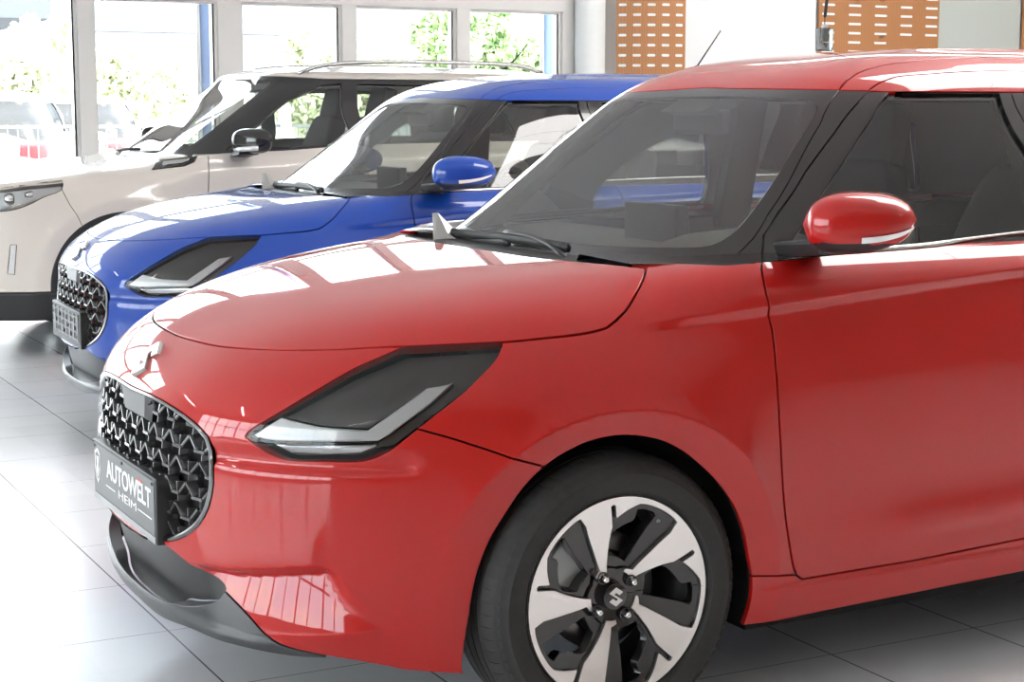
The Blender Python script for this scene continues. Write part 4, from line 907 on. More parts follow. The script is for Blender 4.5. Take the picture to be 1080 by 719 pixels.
SV = Body(
    Xn=Sp([(.15,-.78),(.30,-.855),(.45,-.88),(.70,-.885),(.85,-.87),(.90,-.83),(.94,-.74),(.965,-.58),(.99,-.40),(1.015,-.19),(1.04,.03),(1.06,.20),(1.08,.45)]),
    Yh=Sp([(.15,.83),(.30,.865),(.5,.882),(.7,.886),(.85,.882),(.94,.86),(.975,.825),(1.0,.77),(1.025,.67),(1.045,.53),(1.06,.40),(1.075,.2),(1.08,.0)]),
    Yd=Sp([(.15,.83),(.30,.865),(.5,.882),(.7,.8875),(.9,.882),(1.0,.872),(1.07,.855),(1.10,.84),(1.15,.79)]),
    Xe=Sp([(.15,3.15),(.3,3.22),(.6,3.28),(.9,3.27),(1.1,3.2)]),
    w0=.0, w1=.5, X0=.25, X1=2.6, PP=4.2, QQ=4.0, zlo=.70, XC=.15, XB=2.6,
    Xw=Sp([(1.0,.23),(1.05,.30),(1.1,.37),(1.3,.65),(1.5,.925),(1.55,1.0),(1.57,1.08),(1.585,1.30),(1.59,1.5)]),
    Yg=Sp([(1.0,.85),(1.1,.815),(1.3,.735),(1.45,.665),(1.52,.62),(1.55,.575),(1.57,.48),(1.585,.28),(1.59,.0)]),
    Xr=Sp([(1.0,3.22),(1.1,3.2),(1.3,3.08),(1.5,2.92),(1.57,2.7),(1.585,2.4),(1.59,2.2)]),
    gz0=1.0, gz1=1.55, L0=.75, L1=.40, p0=4.5, p1=6.0, rz=1.42, gB=2.5)
# ================================================================ the crossover
def sv_disp(P, u):
    x, y, z = P.T; d = np.zeros(len(P))
    for cx in (0., 2.5):
        r = np.hypot(x-cx, z-.36); d += .018*np.where(r < .47, 1.0, np.exp(-((r-.47)/.06)**2))*sst(.15, .3, z)
    s = z-(.965+.05*np.clip(x, -1, 3)); a = sst(-.2, .3, x)
    d += a*.010*np.where(s > 0, 1-sst(0, .05, s), np.exp(-(s/.09)**2))-a*.010*0
    s = z-.36; d += .014*(1-sst(-.012, .012, s))
    return d
SV.disp = sv_disp
def build_suv(root, paint):
    blk = MAT['gloss_black']; pl = MAT['black_plastic']
    us_ = lambda P: np.stack([SV.u_of(np.atleast_2d(P)[:, 0], np.atleast_2d(P)[:, 1]), np.atleast_2d(P)[:, 2]], 1)
    px = lambda x, z, y=-.86: us_(np.array([[x, y, z]]))[0]
    hood = smooth_line([(-.835, 0, .905), (-.828, -.30, .906), (-.79, -.55, .908), (-.70, -.70, .911), (-.636, -.758, .915), (-.47, -.817, .937), (-.319, -.839, .953), (-.182, -.848, .960), (.051, -.842, .982), (.15, -.838, .997), (.19, -.82, 1.022), (.235, -.79, 1.046), (.30, -.79, 1.056), (.38, -.79, 1.066)], .03)
    hood[:, 1] = [-abs(p[1]) for p in hood]
    H = us_(hood)
    lamp = us_(smooth_line([(-.66, -.74, .905), (-.499, -.812, .928), (-.33, -.841, .946), (-.335, -.857, .905), (-.43, -.85, .865), (-.505, -.837, .826), (-.597, -.809, .797), (-.72, -.68, .80), (-.73, -.67, .86)], .02, True)); Lc = np.vstack([lamp, lamp[:1]])
    arc = np.array([px(.418*math.cos(t), .36+.418*math.sin(t), -.875) for t in np.linspace(-.6, math.pi+.6, 60)]); arr = np.array([px(2.5+.418*math.cos(t), .36+.418*math.sin(t)) for t in np.linspace(-.6, math.pi+.6, 60)])
    arc2 = np.array([px(.385*math.cos(t), .36+.385*math.sin(t), -.875) for t in np.linspace(-.6, math.pi+.6, 60)]); arr2 = np.array([px(2.5+.385*math.cos(t), .36+.385*math.sin(t)) for t in np.linspace(-.6, math.pi+.6, 60)])
    seam = np.array([px(-.336, .905), px(-.291, .822), px(-.254, .771), px(-.22, .70)])
    belt = np.array([px(.30, 1.058, -.80), px(.40, 1.075, -.83), px(.56, 1.088), px(.94, 1.10), px(1.35, 1.125), px(2.2, 1.14), (6, 1.14)])
    df = np.array([px(.478, 1.2), px(.483, 1.098), px(.469, .991), px(.465, .898), px(.455, .6), px(.50, .40)]); dr = np.array([px(1.42, 1.2), px(1.44, .40)])
    clad = np.array([(-.1, .362), (6, .362)]); grl = us_(smooth_line([(-.87, 0, .84), (-.85, -.45, .84), (-.80, -.60, .80), (-.80, -.60, .66), (-.86, -.40, .62), (-.88, 0, .61)], .04))
    fog = np.array([px(-.62, .46, -.79), px(-.60, .615, -.805), px(-.575, .615, -.82), px(-.59, .455, -.81)]); vent = np.array([px(.17, .998), px(.235, 1.046), px(.42, 1.072), px(.40, 1.04), px(.345, 1.018)]); vent2 = np.array([px(.235, 1.016), px(.255, 1.034), px(.385, 1.056), px(.375, 1.042), px(.34, 1.028)])
    S = Sheet(np.arange(0, 5.6, .03), np.arange(.20, 1.17, .02), [H, Lc, arc, arr, arc2, arr2, seam, belt, df, dr, clad, grl, np.vstack([fog, fog[:1]]), np.vstack([vent, vent[:1]]), np.vstack([vent2, vent2[:1]])])
    S.label('none', np.vstack([[(-.1, H[0, 1])], H, [(H[-1, 0]+.005, 1.3), (-.1, 1.3)]])); S.label('none', np.vstack([belt, [(6, 1.4), (H[-1, 0], 1.4)]])); S.label('none', arc2); S.label('none', arr2)
    S.label('clad', arc); S.label('clad', arr); S.label('clad', np.array([(-1, 0), (-1, .362), (9, .362), (9, 0)])); S.label('lamp', lamp); S.label('fog', fog); S.label('vent2', vent2); S.label('vent', vent)
    S.label('grille', np.vstack([[(-.1, grl[0, 1])], grl, [(-.1, grl[-1, 1])]]))
    S.label('bumper', np.vstack([[(-.1, 1.2), (seam[0, 0], 1.2)], seam, [px(-.2, 0), (-.1, 0)]]))
    S.label('door', np.vstack([df, [px(.5, .2), px(1.45, .2)], dr[::-1]])); S.label('fender', np.array([(-1, -1), (df[1, 0]+.1, -1), (df[1, 0]+.1, 3), (-1, 3)])); S.label('rear', np.array([(-9, -9), (99, -9), (99, 9), (-9, 9)]))
    S.lift(SV.side); S.outward(lambda P: np.stack([np.clip(P[:, 0], .15, 2.6), 0*P[:, 0], P[:, 2]], 1))
    y0 = lambda p: abs(p[1]) < 1e-4
    sh = S.panel(('bumper', 'fender', 'door', 'rear'), depth=0, off=-.02, mirror=True); obj('body_shell', sh[0], sh[1], MAT['void'], root, normals=sh[2])
    S.make('front_bumper', 'bumper', paint, root, 'both', skip=y0); S.make('rear_body', 'rear', paint, root, 'both', skip=y0); g = S.make('grille', 'grille', MAT['gloss_black'], root, 'both', skip=y0, off=-.01, depth=.02)
    S.make('lower_cladding', 'clad', pl, root, 'both', skip=y0)
    for side in (None, 'right'):
        S.make('fender', 'fender', paint, root, side); S.make('front_door', 'door', paint, root, side, gap=.003)
        lens = S.make('headlight', 'lamp', MAT['lens'], root, side, depth=0, off=.0); S.make('lamp_reflector', 'lamp', MAT['reflector'], lens, side, gap=.003, depth=.02, off=-.02)
        sg = 1 if side else -1
        for (x, y, z, r) in ((-.60, .775, .855, .030), (-.50, .795, .875, .022)): MB().lathe([(0, -.022), (r*.6, -.018), (r, 0), (r*1.1, .02)], 24, 'x', (x, sg*y, z)).build('projector', MAT['chrome'], lens, True)
        S.make('fog_trim', 'fog', MAT['chrome'], root, side); v = S.make('side_vent', 'vent', blk, root, side, off=.004); S.make('vent_trim', 'vent2', MAT['silver'], v, side, off=.010, depth=.008)
    B = Sheet(np.arange(-.86, .50, .025), np.append(np.arange(-.86, -.005, .025), 0.), [np.vstack([hood[:, :2], [(.30, -.6), (.24, -.3), (.22, 0)]])])
    B.label('hood', np.vstack([hood[:, :2], [(.30, -.6), (.24, -.3), (.22, 0), (.22, .1), (-.835, .1)]])); B.lift(SV.top); B.outward(lambda P: P-[0, 0, 1]); B.make('hood', 'hood', paint, root, 'both', skip=y0, depth=.02)
    gz_ = lambda P: np.stack([SV.gu_of(np.array(P)[:, 0], np.array(P)[:, 1], np.array(P)[:, 2]), np.array(P)[:, 2]], 1)
    gx = lambda x, z: gz_([(x, -.75, z)])[0]
    ws = gz_([(1.03, -.565, 1.52), (1.022, -.563, 1.494), (.85, -.60, 1.39), (.615, -.625, 1.229), (.42, -.63, 1.097), (.36, -.63, 1.03)]); pil = gz_([(1.30, -.64, 1.53), (1.215, -.64, 1.478), (.993, -.68, 1.39), (.765, -.715, 1.223), (.559, -.74, 1.092), (.50, -.74, 1.02)])
    win = np.array([gx(1.215, 1.468), gx(1.0, 1.385), gx(.78, 1.225), gx(.61, 1.105), gx(.94, 1.112), gx(1.36, 1.135), gx(1.36, 1.478)]); rwin = np.array([gx(1.46, 1.14), gx(1.46, 1.478), gx(2.1, 1.47), gx(2.4, 1.30), gx(2.45, 1.155)])
    rl = np.array([(0, 1.527), (gz_([(1.0, -.5, 1.52)])[0, 0], 1.52), tuple(gx(1.25, 1.505)), (6, 1.505)]); frp = gz_(smooth_line([(.945, 0, 1.508), (.955, -.42, 1.502), (.965, -.53, 1.488), (.80, -.585, 1.38), (.60, -.605, 1.24), (.44, -.60, 1.13), (.40, -.54, 1.10), (.365, -.3, 1.09), (.355, 0, 1.088)], .03))
    G = Sheet(np.arange(0, 4.2, .035), np.arange(1.0, 1.56, .025), [ws, pil, np.vstack([win, win[:1]]), np.vstack([rwin, rwin[:1]]), rl, frp])
    G.label('none', np.vstack([rl, [(6, 3), (-.1, 3), (-.1, 1.527)]])); G.label('windshield', np.vstack([frp, [(-.1, 1.088), (-.1, 1.508)]])); G.label('window', win); G.label('rwin', rwin)
    G.label('surround', np.vstack([[(-.1, .9), (-.1, 1.7)], ws])); G.label('frame', np.array([(-9, -9), (99, -9), (99, 9), (-9, 9)]))
    G.lift(SV.gh); G.outward(lambda P: np.stack([np.clip(P[:, 0], 1.2, 2.3), 0*P[:, 0], P[:, 2]-.1], 1))
    w = G.make('windshield', 'windshield', MAT['clear_screen'], root, 'both', skip=y0, gap=0, depth=0); G.make('windshield_surround', 'surround', blk, w, 'both', skip=y0, gap=0, depth=.006)
    for side in (None, 'right'):
        f = G.make('window_frame', 'frame', blk, root, side, gap=.001); G.make('door_window', 'window', MAT['side_glass'], f, side, gap=0, depth=0, off=-.008); G.make('rear_window', 'rwin', MAT['side_glass'], f, side, gap=0, depth=0, off=-.008)
    V, Fc, N = G.panel('frame', depth=0, off=-.024, mirror=True); obj('cabin_lining', V, [f[::-1] for f in Fc], MAT['pale_trim'], root, normals=-N)
    q = np.vstack([smooth_line(rl[:3], .04), np.stack([np.linspace(rl[2, 0]+.04, 4.15, 60), np.full(60, 1.505)], 1)]); RP = SV.gh(q)[:, :2]
    R_ = Sheet(np.arange(.85, 3.2, .03), np.append(np.arange(-.70, -.005, .03), 0.), [RP]); k = inside(np.vstack([RP, [(3.2, .1), (.8, .1)]]), R_.C); R_.lab[~k] = 'none'; R_.label('roof', np.array([(-9, -9), (99, -9), (99, 9), (-9, 9)])); R_.lift(SV.roof); R_.outward(lambda P: P-[0, 0, 1])
    R_.make('roof', 'roof', paint, root, 'both', skip=y0); V, Fc, N = R_.panel('roof', depth=0, off=-.02, mirror=True); obj('headliner', V, [f[::-1] for f in Fc], MAT['headliner'], root, normals=-N)
    for s in (-1, 1):
        MB().tube(smooth_line([(1.12, s*.575, 1.535), (1.22, s*.583, 1.572), (1.40, s*.590, 1.597), (2.0, s*.588, 1.612), (2.6, s*.570, 1.595), (2.75, s*.555, 1.56)], .05), .017, 10, flat=.8).build('roof_rail', MAT['silver'], root, True)
        V = []; Fc = []; n = 24
        for i, v in enumerate(np.linspace(-1, 1, 14)):
            w_ = max(1-abs(v)**2.8, 0)**.45
            for j in range(n):
                a = 2*math.pi*j/n; sp = lambda t, e: math.copysign(abs(t)**e, t)
                V.append((.70+.05*v+sp(math.cos(a), .8)*w_*(.085 if math.cos(a) < 0 else .05), s*(.985+.115*v), 1.155+sp(math.sin(a), .7)*w_*.072))
        for i in range(13):
            for j in range(n): Fc.append((i*n+j, i*n+(j+1) % n, (i+1)*n+(j+1) % n, (i+1)*n+j) if s < 0 else (i*n+(j+1) % n, i*n+j, (i+1)*n+j, (i+1)*n+(j+1) % n))
        m = subd(obj('mirror', V, Fc, blk, root, True), 1)
        MB().prism([(.62, 1.085), (.72, 1.09), (.72, 1.06), (.60, 1.06)], lambda p: (p[0], s*.80, p[1]), lambda p: (p[0], s*1.0, p[1]+.02)).build('mirror_foot', pl, m)
        st = [(.638+.0*k, s*(.92+.022*k), 1.112+.002*k) for k in range(8)]; MB().tube([(.62, s*.90, 1.108), (.618, s*.98, 1.108), (.64, s*1.06, 1.114), (.69, s*1.085, 1.118)], .014, 8).build('indicator', MAT['indicator'], m, True)
        MB().box((.42, s*.76-.02, .35), (2.3, s*.76+.02, 1.08), .015).build('door_trim', MAT['dash'], root)
    ys = np.linspace(-.72, .72, 21); V = []; Fc = []
    for y in ys:
        b = .28*(abs(y)/.72)**2.2
        V += [(.15+b, y, 1.02-.03*(abs(y)/.72)**2), (.26+b, y, 1.052-.02*(abs(y)/.72)**2), (.40+b*.6, y, 1.085)]
    for i in range(20):
        for j in range(2): Fc.append((i*3+j, i*3+3+j, i*3+4+j, i*3+1+j))
    obj('cowl', V, Fc, pl, root, True)
    MB().tube([(.30, .10, 1.075), (.32, -.15, 1.08), (.40, -.45, 1.088)], .009, 8).build('wiper', MAT['rubber'], root, True); MB().tube([(.28, .45, 1.075), (.30, .25, 1.09), (.33, .0, 1.095)], .009, 8).build('wiper', MAT['rubber'], root, True)
    yy = np.linspace(-.72, .72, 15); prof = [(.40, 1.03), (.6, 1.06), (.85, 1.07), (.95, 1.03), (.95, .8), (.5, .7)]; V = [(x, y, z) for y in yy for x, z in prof]; Fc = [(i*6+j, i*6+6+j, i*6+7+j, i*6+1+j) for i in range(14) for j in range(5)]
    obj('dashboard', V, Fc, MAT['pale_trim'], root, True)
    for s in (-1, 1): 
        st_ = seat(root, 1.05, s*.38, MAT['seat']); st_.location = (0, 0, .12)
    rb = MB().box((1.85, -.62, .55), (2.35, .62, .72), .06).build('rear_seat', MAT['seat'], root, True); MB().prism([(2.28, .65), (2.44, .65), (2.58, 1.16), (2.44, 1.18)], lambda p: (p[0], -.62, p[1]), lambda p: (p[0], .62, p[1])).build('rear_backrest', MAT['seat'], rb)
    for y in (-.36, .36): MB().box((2.44, y-.13, 1.18), (2.54, y+.13, 1.36), .04).build('headrest', MAT['seat'], rb, True)
    MB().tube([(2.75, 0, 1.57), (2.86, 0, 1.66), (2.95, 0, 1.76)], [.012, .005, .004], 8).build('antenna', pl, root, True)
    MB().box((-.70, -.55, .24), (3.0, .55, .5)).box((.45, -.80, .26), (2.05, .80, .46)).build('floor_pan', MAT['void'], root)
    for x in (0., 2.5):
        for s in (-1, 1):
            w = wheel(root, 'wheel', (x, s*.875, .345), s, MAT, .345, .2175, True)
            V = []; Fc = []; n = 24
            for i in range(n+1):
                a = math.radians(-25+230*i/n)
                for y, r in ((.84, .395), (.50, .405)): V.append((x+r*math.cos(a), s*y, .36+r*math.sin(a)))
            for i in range(n): Fc.append((i*2, i*2+2, i*2+3, i*2+1))
            k = len(V); V += [(x, s*.50, .36)]; Fc += [(k, i*2+1, i*2+3) for i in range(n)]
            obj('wheel_liner', V, Fc, MAT['liner'], root)
# ================================================================ beyond the glass
noisy(mat('asphalt', (.30, .30, .31), .9), 30, .15); mat('white_paint', (.82, .83, .84), .35, 0, 1., .03); mat('fence_white', (.75, .76, .77), .5); mat('fence_grey', (.22, .23, .25), .5)
mat('facade', (.62, .64, .66), .8); mat('roof_grey', (.13, .145, .165), .7); mat('canopy_grey', (.07, .078, .09), .7); mat('blue_cloth', (.22, .30, .48), .7); mat('bark', (.20, .15, .11), .9)
def leafy(name, a, b):
    m = mat(name, a, .6); t = m.node_tree; B = t.nodes['Principled BSDF']; o = t.nodes.new('ShaderNodeTexCoord'); n = t.nodes.new('ShaderNodeTexNoise'); r = t.nodes.new('ShaderNodeValToRGB'); n.inputs['Scale'].default_value = 2.5
    r.color_ramp.elements[0].color = (*a, 1); r.color_ramp.elements[1].color = (*b, 1); r.color_ramp.elements[0].position = .35; r.color_ramp.elements[1].position = .65
    t.links.new(o.outputs['Object'], n.inputs['Vector']); t.links.new(n.outputs[0], r.inputs[0]); t.links.new(r.outputs[0], B.inputs['Base Color']); return m
leafy('leaf_pale', (.60, .65, .42), (.76, .78, .58)); leafy('leaf_green', (.20, .32, .13), (.45, .56, .30))
g = struct(MB().box((-40, RY1+.45, -.25), (70, 90, .06)).build('ground', MAT['asphalt']))
def tree(x, y, h, r, m, label, name='tree', n=5200, trunk=True, group=None):
    rg = np.random.default_rng(int(abs(x*37+y*11)*10)); t = thing(name, label, 'tree' if name == 'tree' else 'shrub', (x, y, .06), 0, group)
    V = []; Fc = []; cl = rg.normal(size=(16, 3)); cl /= np.linalg.norm(cl, axis=1)[:, None]; cl *= rg.uniform(.35, .8, (16, 1))
    for i in range(n):
        c = cl[rg.integers(16)]; d = rg.normal(size=3); d /= np.linalg.norm(d); q = c+d*rg.uniform(.15, .42)
        p = np.array([q[0]*r, q[1]*r, h-r*1.15+q[2]*r*1.15]) if trunk else np.array([q[0]*r, q[1]*r, h*.5+q[2]*h*.5])
        if p[2] < .1: continue
        a = rg.normal(size=3); a /= np.linalg.norm(a); b = np.cross(a, rg.normal(size=3)); b /= np.linalg.norm(b); s = rg.uniform(.09, .17)*(.6+r*.2)
        k = len(V); V += [p-a*s, p+b*s*.45, p+a*s, p-b*s*.45]; Fc.append((k, k+1, k+2, k+3))
    obj('foliage', V, Fc, m, t)
    tk = MB().tube([(0, 0, 0), (.04*r, 0, h*.35), (-.03*r, .02, h*.75)], [.07*r, .05*r, .02*r], 8); 
    for a in (0, 2.1, 4.2): tk.tube([(.03*r, 0, h*.4), (.4*r*math.cos(a), .4*r*math.sin(a), h*.75)], [.03*r, .012*r], 6)
    tk.build('trunk', MAT['bark'], t, True); return t
tree(4.30, 26.00, 2.97, 1.15, MAT['leaf_pale'], 'pale sunlit tree outside, leftmost of the trees, left of the first mullion')
tree(5.89, 29.50, 3.15, 1.15, MAT['leaf_pale'], 'pale sunlit tree outside, just left of the first mullion')
tree(6.04, 26.00, 2.53, 0.86, MAT['leaf_pale'], 'low pale bush-like tree just right of the first mullion')
tree(9.10, 33.00, 2.98, 1.15, MAT['leaf_pale'], 'pale round tree outside, left of the first blue banner')
tree(9.88, 26.00, 3.05, 1.03, MAT['leaf_pale'], 'yellow green tree at the right end of the third window from the left')
tree(12.20, 29.00, 3.09, 1.03, MAT['leaf_pale'], 'pale tree behind the roof of the beige crossover, left end of the fourth window')
tree(11.99, 25.00, 3.34, 0.80, MAT['leaf_green'], 'tall green tree at the right edge of the fourth window')
tree(14.69, 28.50, 3.67, 0.80, MAT['leaf_green'], 'slim green tree just right of the mullion left of the white block')
tree(13.65, 25.00, 2.74, 0.75, MAT['leaf_green'], 'low green tree in front of the white block')
# fence of upright bars
fz = thing('fence', 'white bar fence between the showroom and the parked white cars', 'fence', (0, 12.0, +.06))
for i, x in enumerate(np.arange(-3.99, 6, 2.0)):
    MB().box((x-.05, -.05, 0), (x+.05, .05, 1.32), .008).build('post', MAT['fence_white'], fz)
fm = MB()
for z in (.25, .98, 1.12): fm.box((-4, -.012, z-.015), (6, .012, z+.015))
for x in np.arange(-3.95, 5.99, .09): fm.box((x-.006, -.006, .10), (x+.006, .006, 1.14))
fm.build('bar_panel', MAT['fence_grey'], fz)
# buildings
bd = thing('building', 'pale hall with a grey sloping roof edge seen through the second window', 'building', (7.9, 38, +.06))
MB().box((0, 0, 0), (7, 9, 3.3)).build('wall', MAT['facade'], bd)
MB().prism([(-.4, 3.2), (7.4, 3.2), (5.6, 5.6), (1.9, 5.6)], lambda p: (p[0], -.4, p[1]), lambda p: (p[0], 9.4, p[1])).build('roof', MAT['roof_grey'], bd)
for i in range(3): MB().box((.9+i*2.0, -.03, 1.1), (2.1+i*2.0, .0, 2.3)).build('window', MAT['roof_grey'], bd)
cn = thing('canopy', 'flat grey canopy above the pale trees at the top left', 'canopy', (3.2, 34, +.06))
MB().box((-2, 0, 3.25), (3.6, 6, 4.4), .03).build('deck', MAT['canopy_grey'], cn)
for x in (-1.5, 3.2): MB().box((x-.12, .4, 0), (x+.12, .64, 3.25)).build('post', MAT['facade'], cn)
wb_ = thing('building', 'white block behind the green trees beside the second blue banner', 'building', (15.6, 32, +.06))
MB().box((0, 0, 0), (4.2, 6, 4.6)).build('wall', MAT['fence_white'], wb_)
MB().box((-.1, -.1, 4.6), (4.3, 6.1, 4.75)).build('roof', MAT['facade'], wb_)
for i in range(2): MB().box((.6+i*1.7, -.03, 2.0), (1.6+i*1.7, 0, 3.0)).build('window', MAT['roof_grey'], wb_)
# banners on poles just outside the panes
for x, lab in ((2.56, 'blue banner on a pole outside the second window from the left'), (5.765, 'blue banner on a pole outside the last window before the column')):
    t = thing('banner', lab, 'banner', (x, 9.8, +.06)); MB().tube([(-.095, 0, 0), (-.095, 0, 3.5)], .02, 10).build('pole', MAT['steel'], t, True)
    V = []; Fc = []
    for i in range(13):
        z = 1.0+i*.2; V += [(-.08, .01*math.sin(i), z), (-.03, .02*math.sin(i*.9), z), (.03, .015*math.sin(i*.7+1), z), (.085, .01*math.sin(i*1.1), z)]
    for i in range(12):
        for j in range(3): Fc.append((i*4+j, i*4+j+1, i*4+5+j, i*4+4+j))
    o = obj('cloth', V, Fc, MAT['blue_cloth'], t, True); md = o.modifiers.new('thickness', 'SOLIDIFY'); md.thickness = .004
# ================================================================ right-hand wall
mat('oak', (.42, .19, .075), .5); mat('board_white', (.86, .90, .92), .4); mat('board_grey', (.50, .54, .51), .5); mat('pendant_grey', (.42, .43, .43), .25, 0, .5); glass('clear_plastic', (.50, .52, .52), 1.4)
t_ = MAT['oak'].node_tree; n_ = t_.nodes.new('ShaderNodeTexWave'); c_ = t_.nodes.new('ShaderNodeTexCoord'); m_ = t_.nodes.new('ShaderNodeMapping'); r_ = t_.nodes.new('ShaderNodeValToRGB')
m_.inputs['Scale'].default_value = (3, 3, .6); n_.inputs['Scale'].default_value = 6; n_.inputs['Distortion'].default_value = 6; n_.inputs['Detail'].default_value = 3; r_.color_ramp.elements[0].color = (.40, .175, .07, 1); r_.color_ramp.elements[1].color = (.46, .215, .09, 1)
t_.links.new(c_.outputs['Object'], m_.inputs[0]); t_.links.new(m_.outputs[0], n_.inputs['Vector']); t_.links.new(n_.outputs[0], r_.inputs[0]); t_.links.new(r_.outputs[0], t_.nodes['Principled BSDF'].inputs['Base Color'])
def slot_panel(name, label, w, fn, slots, z0=.1, z1=2.95, th=.018):
    """wood panel with real round-ended slots; fn maps (s, z) on the sheet to a point"""
    lines = []
    for s, z, L, h in slots:
        p = np.array(rounded_rect(L, h, h/2*.98, 4))+[s, z]; lines.append(np.vstack([p, p[:1]]))
    A = Sheet(np.linspace(0, w, 30), np.linspace(z0, z1, 60), lines, .0)
    for ln in lines: A.label('hole', ln[:-1])
    A.label('wood', np.array([(-1, -1), (99, -1), (99, 99), (-1, 99)])); A.lift(fn, .002); A.outward(lambda P: P+[0, 9, 0])
    V, Fc, N = A.panel('wood', gap=0, depth=th, edge=.001); V2, F2, N2 = A.panel('hole', gap=0, depth=0, off=-.004); k = len(V)  # white slot fill: the lit wall behind is put into the colour
    o = obj(name, np.vstack([V, V2]), Fc+[[i+k for i in f] for f in F2], [MAT['oak'], MAT['board_white']], None, normals=np.vstack([N, N2]))
    for i, p in enumerate(o.data.polygons): p.material_index = 0 if i < len(Fc) else 1
    return tag(o, label, 'panel')
zr = [1.03+.0845*i for i in range(-6, 20)]
RC = .72
cyl = lambda U: np.stack([6.32+RC*np.sin(-.85+U[:, 0]/RC), 9.17-RC*np.cos(-.85+U[:, 0]/RC), U[:, 1]], 1)
slot_panel('wood_panel', 'curved orange wood panel with rows of slots beside the white column', RC*.85, cyl, [(.055+.124*k, z, .070, .022) for k in range(5) for z in zr if .3 < z < 2.8])
flat = lambda U: np.stack([8.11+U[:, 0], np.full(len(U), 8.93), U[:, 1]], 1)
fs = [(.11+.31*k, z, .15, .022) for k in range(5) for i, z in enumerate(zr) if .3 < z < 2.85 and (z > 1.97 or (k < 2 and z > 1.7) or k == 0 or (k == 2 and z > 1.80))]
slot_panel('wood_panel', 'flat orange wood panel with slots behind the hanging pendant', 1.44, flat, fs)
flat2 = lambda U: np.stack([10.64+U[:, 0], np.full(len(U), 8.93), U[:, 1]], 1)
slot_panel('wood_panel', 'flat orange wood panel cut off by the right edge of the view', 1.44, flat2, [(.2+.31*k, z, .15, .022) for k in range(5) for z in zr if 1.9 < z < 2.85])
tag(MB().box((6.62, 8.95, .1), (8.09, 8.99, 2.95), .004).build('wall_board', MAT['board_white']), 'bright white wall board between the two orange wood panels', 'board')  # added sheet over the wall; its brighter white is put into the colour
tag(MB().box((9.57, 8.95, .1), (10.62, 8.99, 2.95), .004).build('wall_board', MAT['board_grey']), 'grey green wall board right of the flat slotted wood panel', 'board')  # added sheet over the wall; its grey green tone is put into the colour
# hanging pendant
pn = thing('pendant', 'small grey pendant hanging on a black cable above the red roof', 'pendant', (5.09, 5.0, 1.70))
MB().tube([(.0, 0, .165), (-.002, 0, .22)], .003, 8).tube([(-.002, 0, .21), (.0, 0, .22), (.012, 0, .32), (.03, 0, 2.0)], [.004, .011, .011, .008], 10).build('cable', MAT['rubber'], pn, True)
MB().box((-.052, -.03, 0), (.052, .03, .145), .012).build('body', MAT['clear_plastic'], pn)
MB().prism([(-.04, .01), (-.02, .05), (0, .015), (.02, .05), (.04, .01)], lambda p: (p[0], -.012, p[1]), lambda p: (p[0], .012, p[1])).build('zigzag', MAT['fence_white'], pn)
MB().box((-.018, -.015, .06), (.018, .015, .165), .006).build('socket', MAT['pendant_grey'], pn)
# ================================================================ cars on the floor
def copy_tree(o, parent=None, swap=None, skip=()):
    c = o.copy(); COL.objects.link(c); c.parent = parent
    if swap and o.type == 'MESH':
        for sl in c.material_slots:
            if sl.material in swap: new = swap[sl.material]; sl.link = 'OBJECT'; sl.material = new
    for ch in list(o.children):
        if ch.name.split('.')[0] not in skip: copy_tree(ch, c, swap, skip)
    return c
red = thing('hatchback', 'glossy red hatchback in the foreground with black grille and two-tone alloy wheel', 'car')
plate = build_swift(red, MAT['red_paint'])
def car_copy(paint, loc, rot, label, group=None, skip=()):
    c = copy_tree(red, None, {MAT['red_paint']: MAT[paint]}, skip); c.location = loc; c.rotation_euler = (0, 0, rot); c['label'] = label; c['category'] = 'car'
    if group: c['group'] = group
    return c
blue = car_copy('blue_paint', (.602, 3.107, 0), -.0257, 'bright blue hatchback parked between the red hatchback and the beige crossover')
out = ('dashboard', 'floor_pan', 'wiper')
car_copy('white_paint', (2.45, 17.03, .06), math.radians(-110), 'white hatchback parked outside behind the fence, left of the first mullion', skip=out)
car_copy('white_paint', (4.35, 21.0, .06), math.radians(-110), 'white hatchback parked outside behind the fence, right of the first mullion', skip=out)
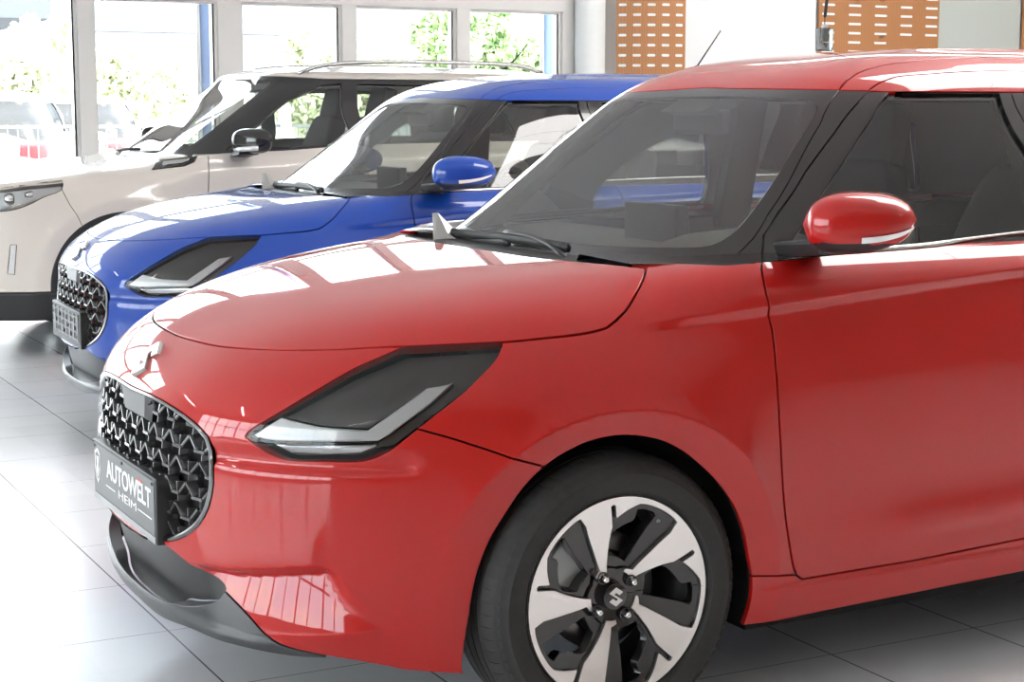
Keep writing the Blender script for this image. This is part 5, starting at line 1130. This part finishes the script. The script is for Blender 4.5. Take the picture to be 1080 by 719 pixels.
# writing on the red car's plate; an empty carrier on the blue one
def plate_detail(po, text):
    x1 = -.8183
    M = lambda y, z: Matrix(((0, 0, -1, x1-.0012), (-1, 0, 0, y), (0, 1, 0, z), (0, 0, 0, 1)))
    MB().box((x1-.0008, -.258, .404), (x1+.002, .258, .523), .001).build('plate_face', MAT['plate_face'] if text else MAT['black_plastic'], po)
    if text:
        text_mesh('AUTOWELT', .062, 'lettering', MAT['plate_white'], po, M(-.048, .478), width=.375, offset=.0012)
        text_mesh('HEIM', .028, 'lettering', MAT['plate_white'], po, M(-.040, .437), width=.150)
        MB().box((x1-.0016, .065, .4362), (x1-.0006, .150, .4392)).build('rule', MAT['plate_white'], po); MB().box((x1-.0016, -.238, .4362), (x1-.0006, -.128, .4392)).build('rule', MAT['plate_white'], po)
        MB().box((x1-.0018, -.166, .5035), (x1-.0006, -.128, .5085)).build('accent', MAT['plate_red'], po)
        sh = [(0, .045), (.024, .034), (.024, -.005), (.014, -.03), (0, -.042), (-.014, -.03), (-.024, -.005), (-.024, .034)]; w = MB()
        for k in range(8):
            a, b = sh[k], sh[(k+1) % 8]; c, d = (a[0]*.80, a[1]*.82), (b[0]*.80, b[1]*.82)
            w.prism([a, b, d, c], lambda p: (x1-.0006, .222-p[0], .470+p[1]), lambda p: (x1-.0018, .222-p[0], .470+p[1]))
        w.prism([(-.010, .024), (.010, .024), (.004, .004), (.012, -.006), (0, -.026), (-.012, -.006), (-.004, .004)], lambda p: (x1-.0006, .222-p[0], .470+p[1]), lambda p: (x1-.0018, .222-p[0], .470+p[1])); w.build('shield', MAT['plate_white'], po)
        st = MB().box((x1-.002, -.262, .3865), (x1+.004, .262, .4015), .0015)
        st.build('carrier_strip', MAT['plate_grey'], po)
    else:
        q = MB()
        for i in range(7): q.box((x1-.003, -.24+i*.072, .410), (x1-.0006, -.215+i*.072, .518))
        for j in range(4): q.box((x1-.004, -.245, .414+j*.030), (x1-.0006, .245, .420+j*.030))
        for i in range(12): q.lathe([(.007, -.0), (.007, .004)], 10, 'x', (x1-.004, -.22+i*.04, .43+(i*7 % 3)*.03))
        q.build('carrier_ribs', MAT['rib_grey'], po)
    for y in (-.245, 0, .245): MB().lathe([(0, -.0025), (.004, -.002), (.0045, 0)], 10, 'x', (x1-.0005, y, .517)).build('screw', MAT['rubber'], po, True)
plate_detail(plate, True)
plate_detail([c for c in blue.children if c.name.startswith('number_plate')][0], False)
# the beige crossover
suv = thing('crossover', 'beige crossover with silver roof rails parked next to the window wall', 'car', (.63, 6.2, 0))
build_suv(suv, MAT['beige_paint'])
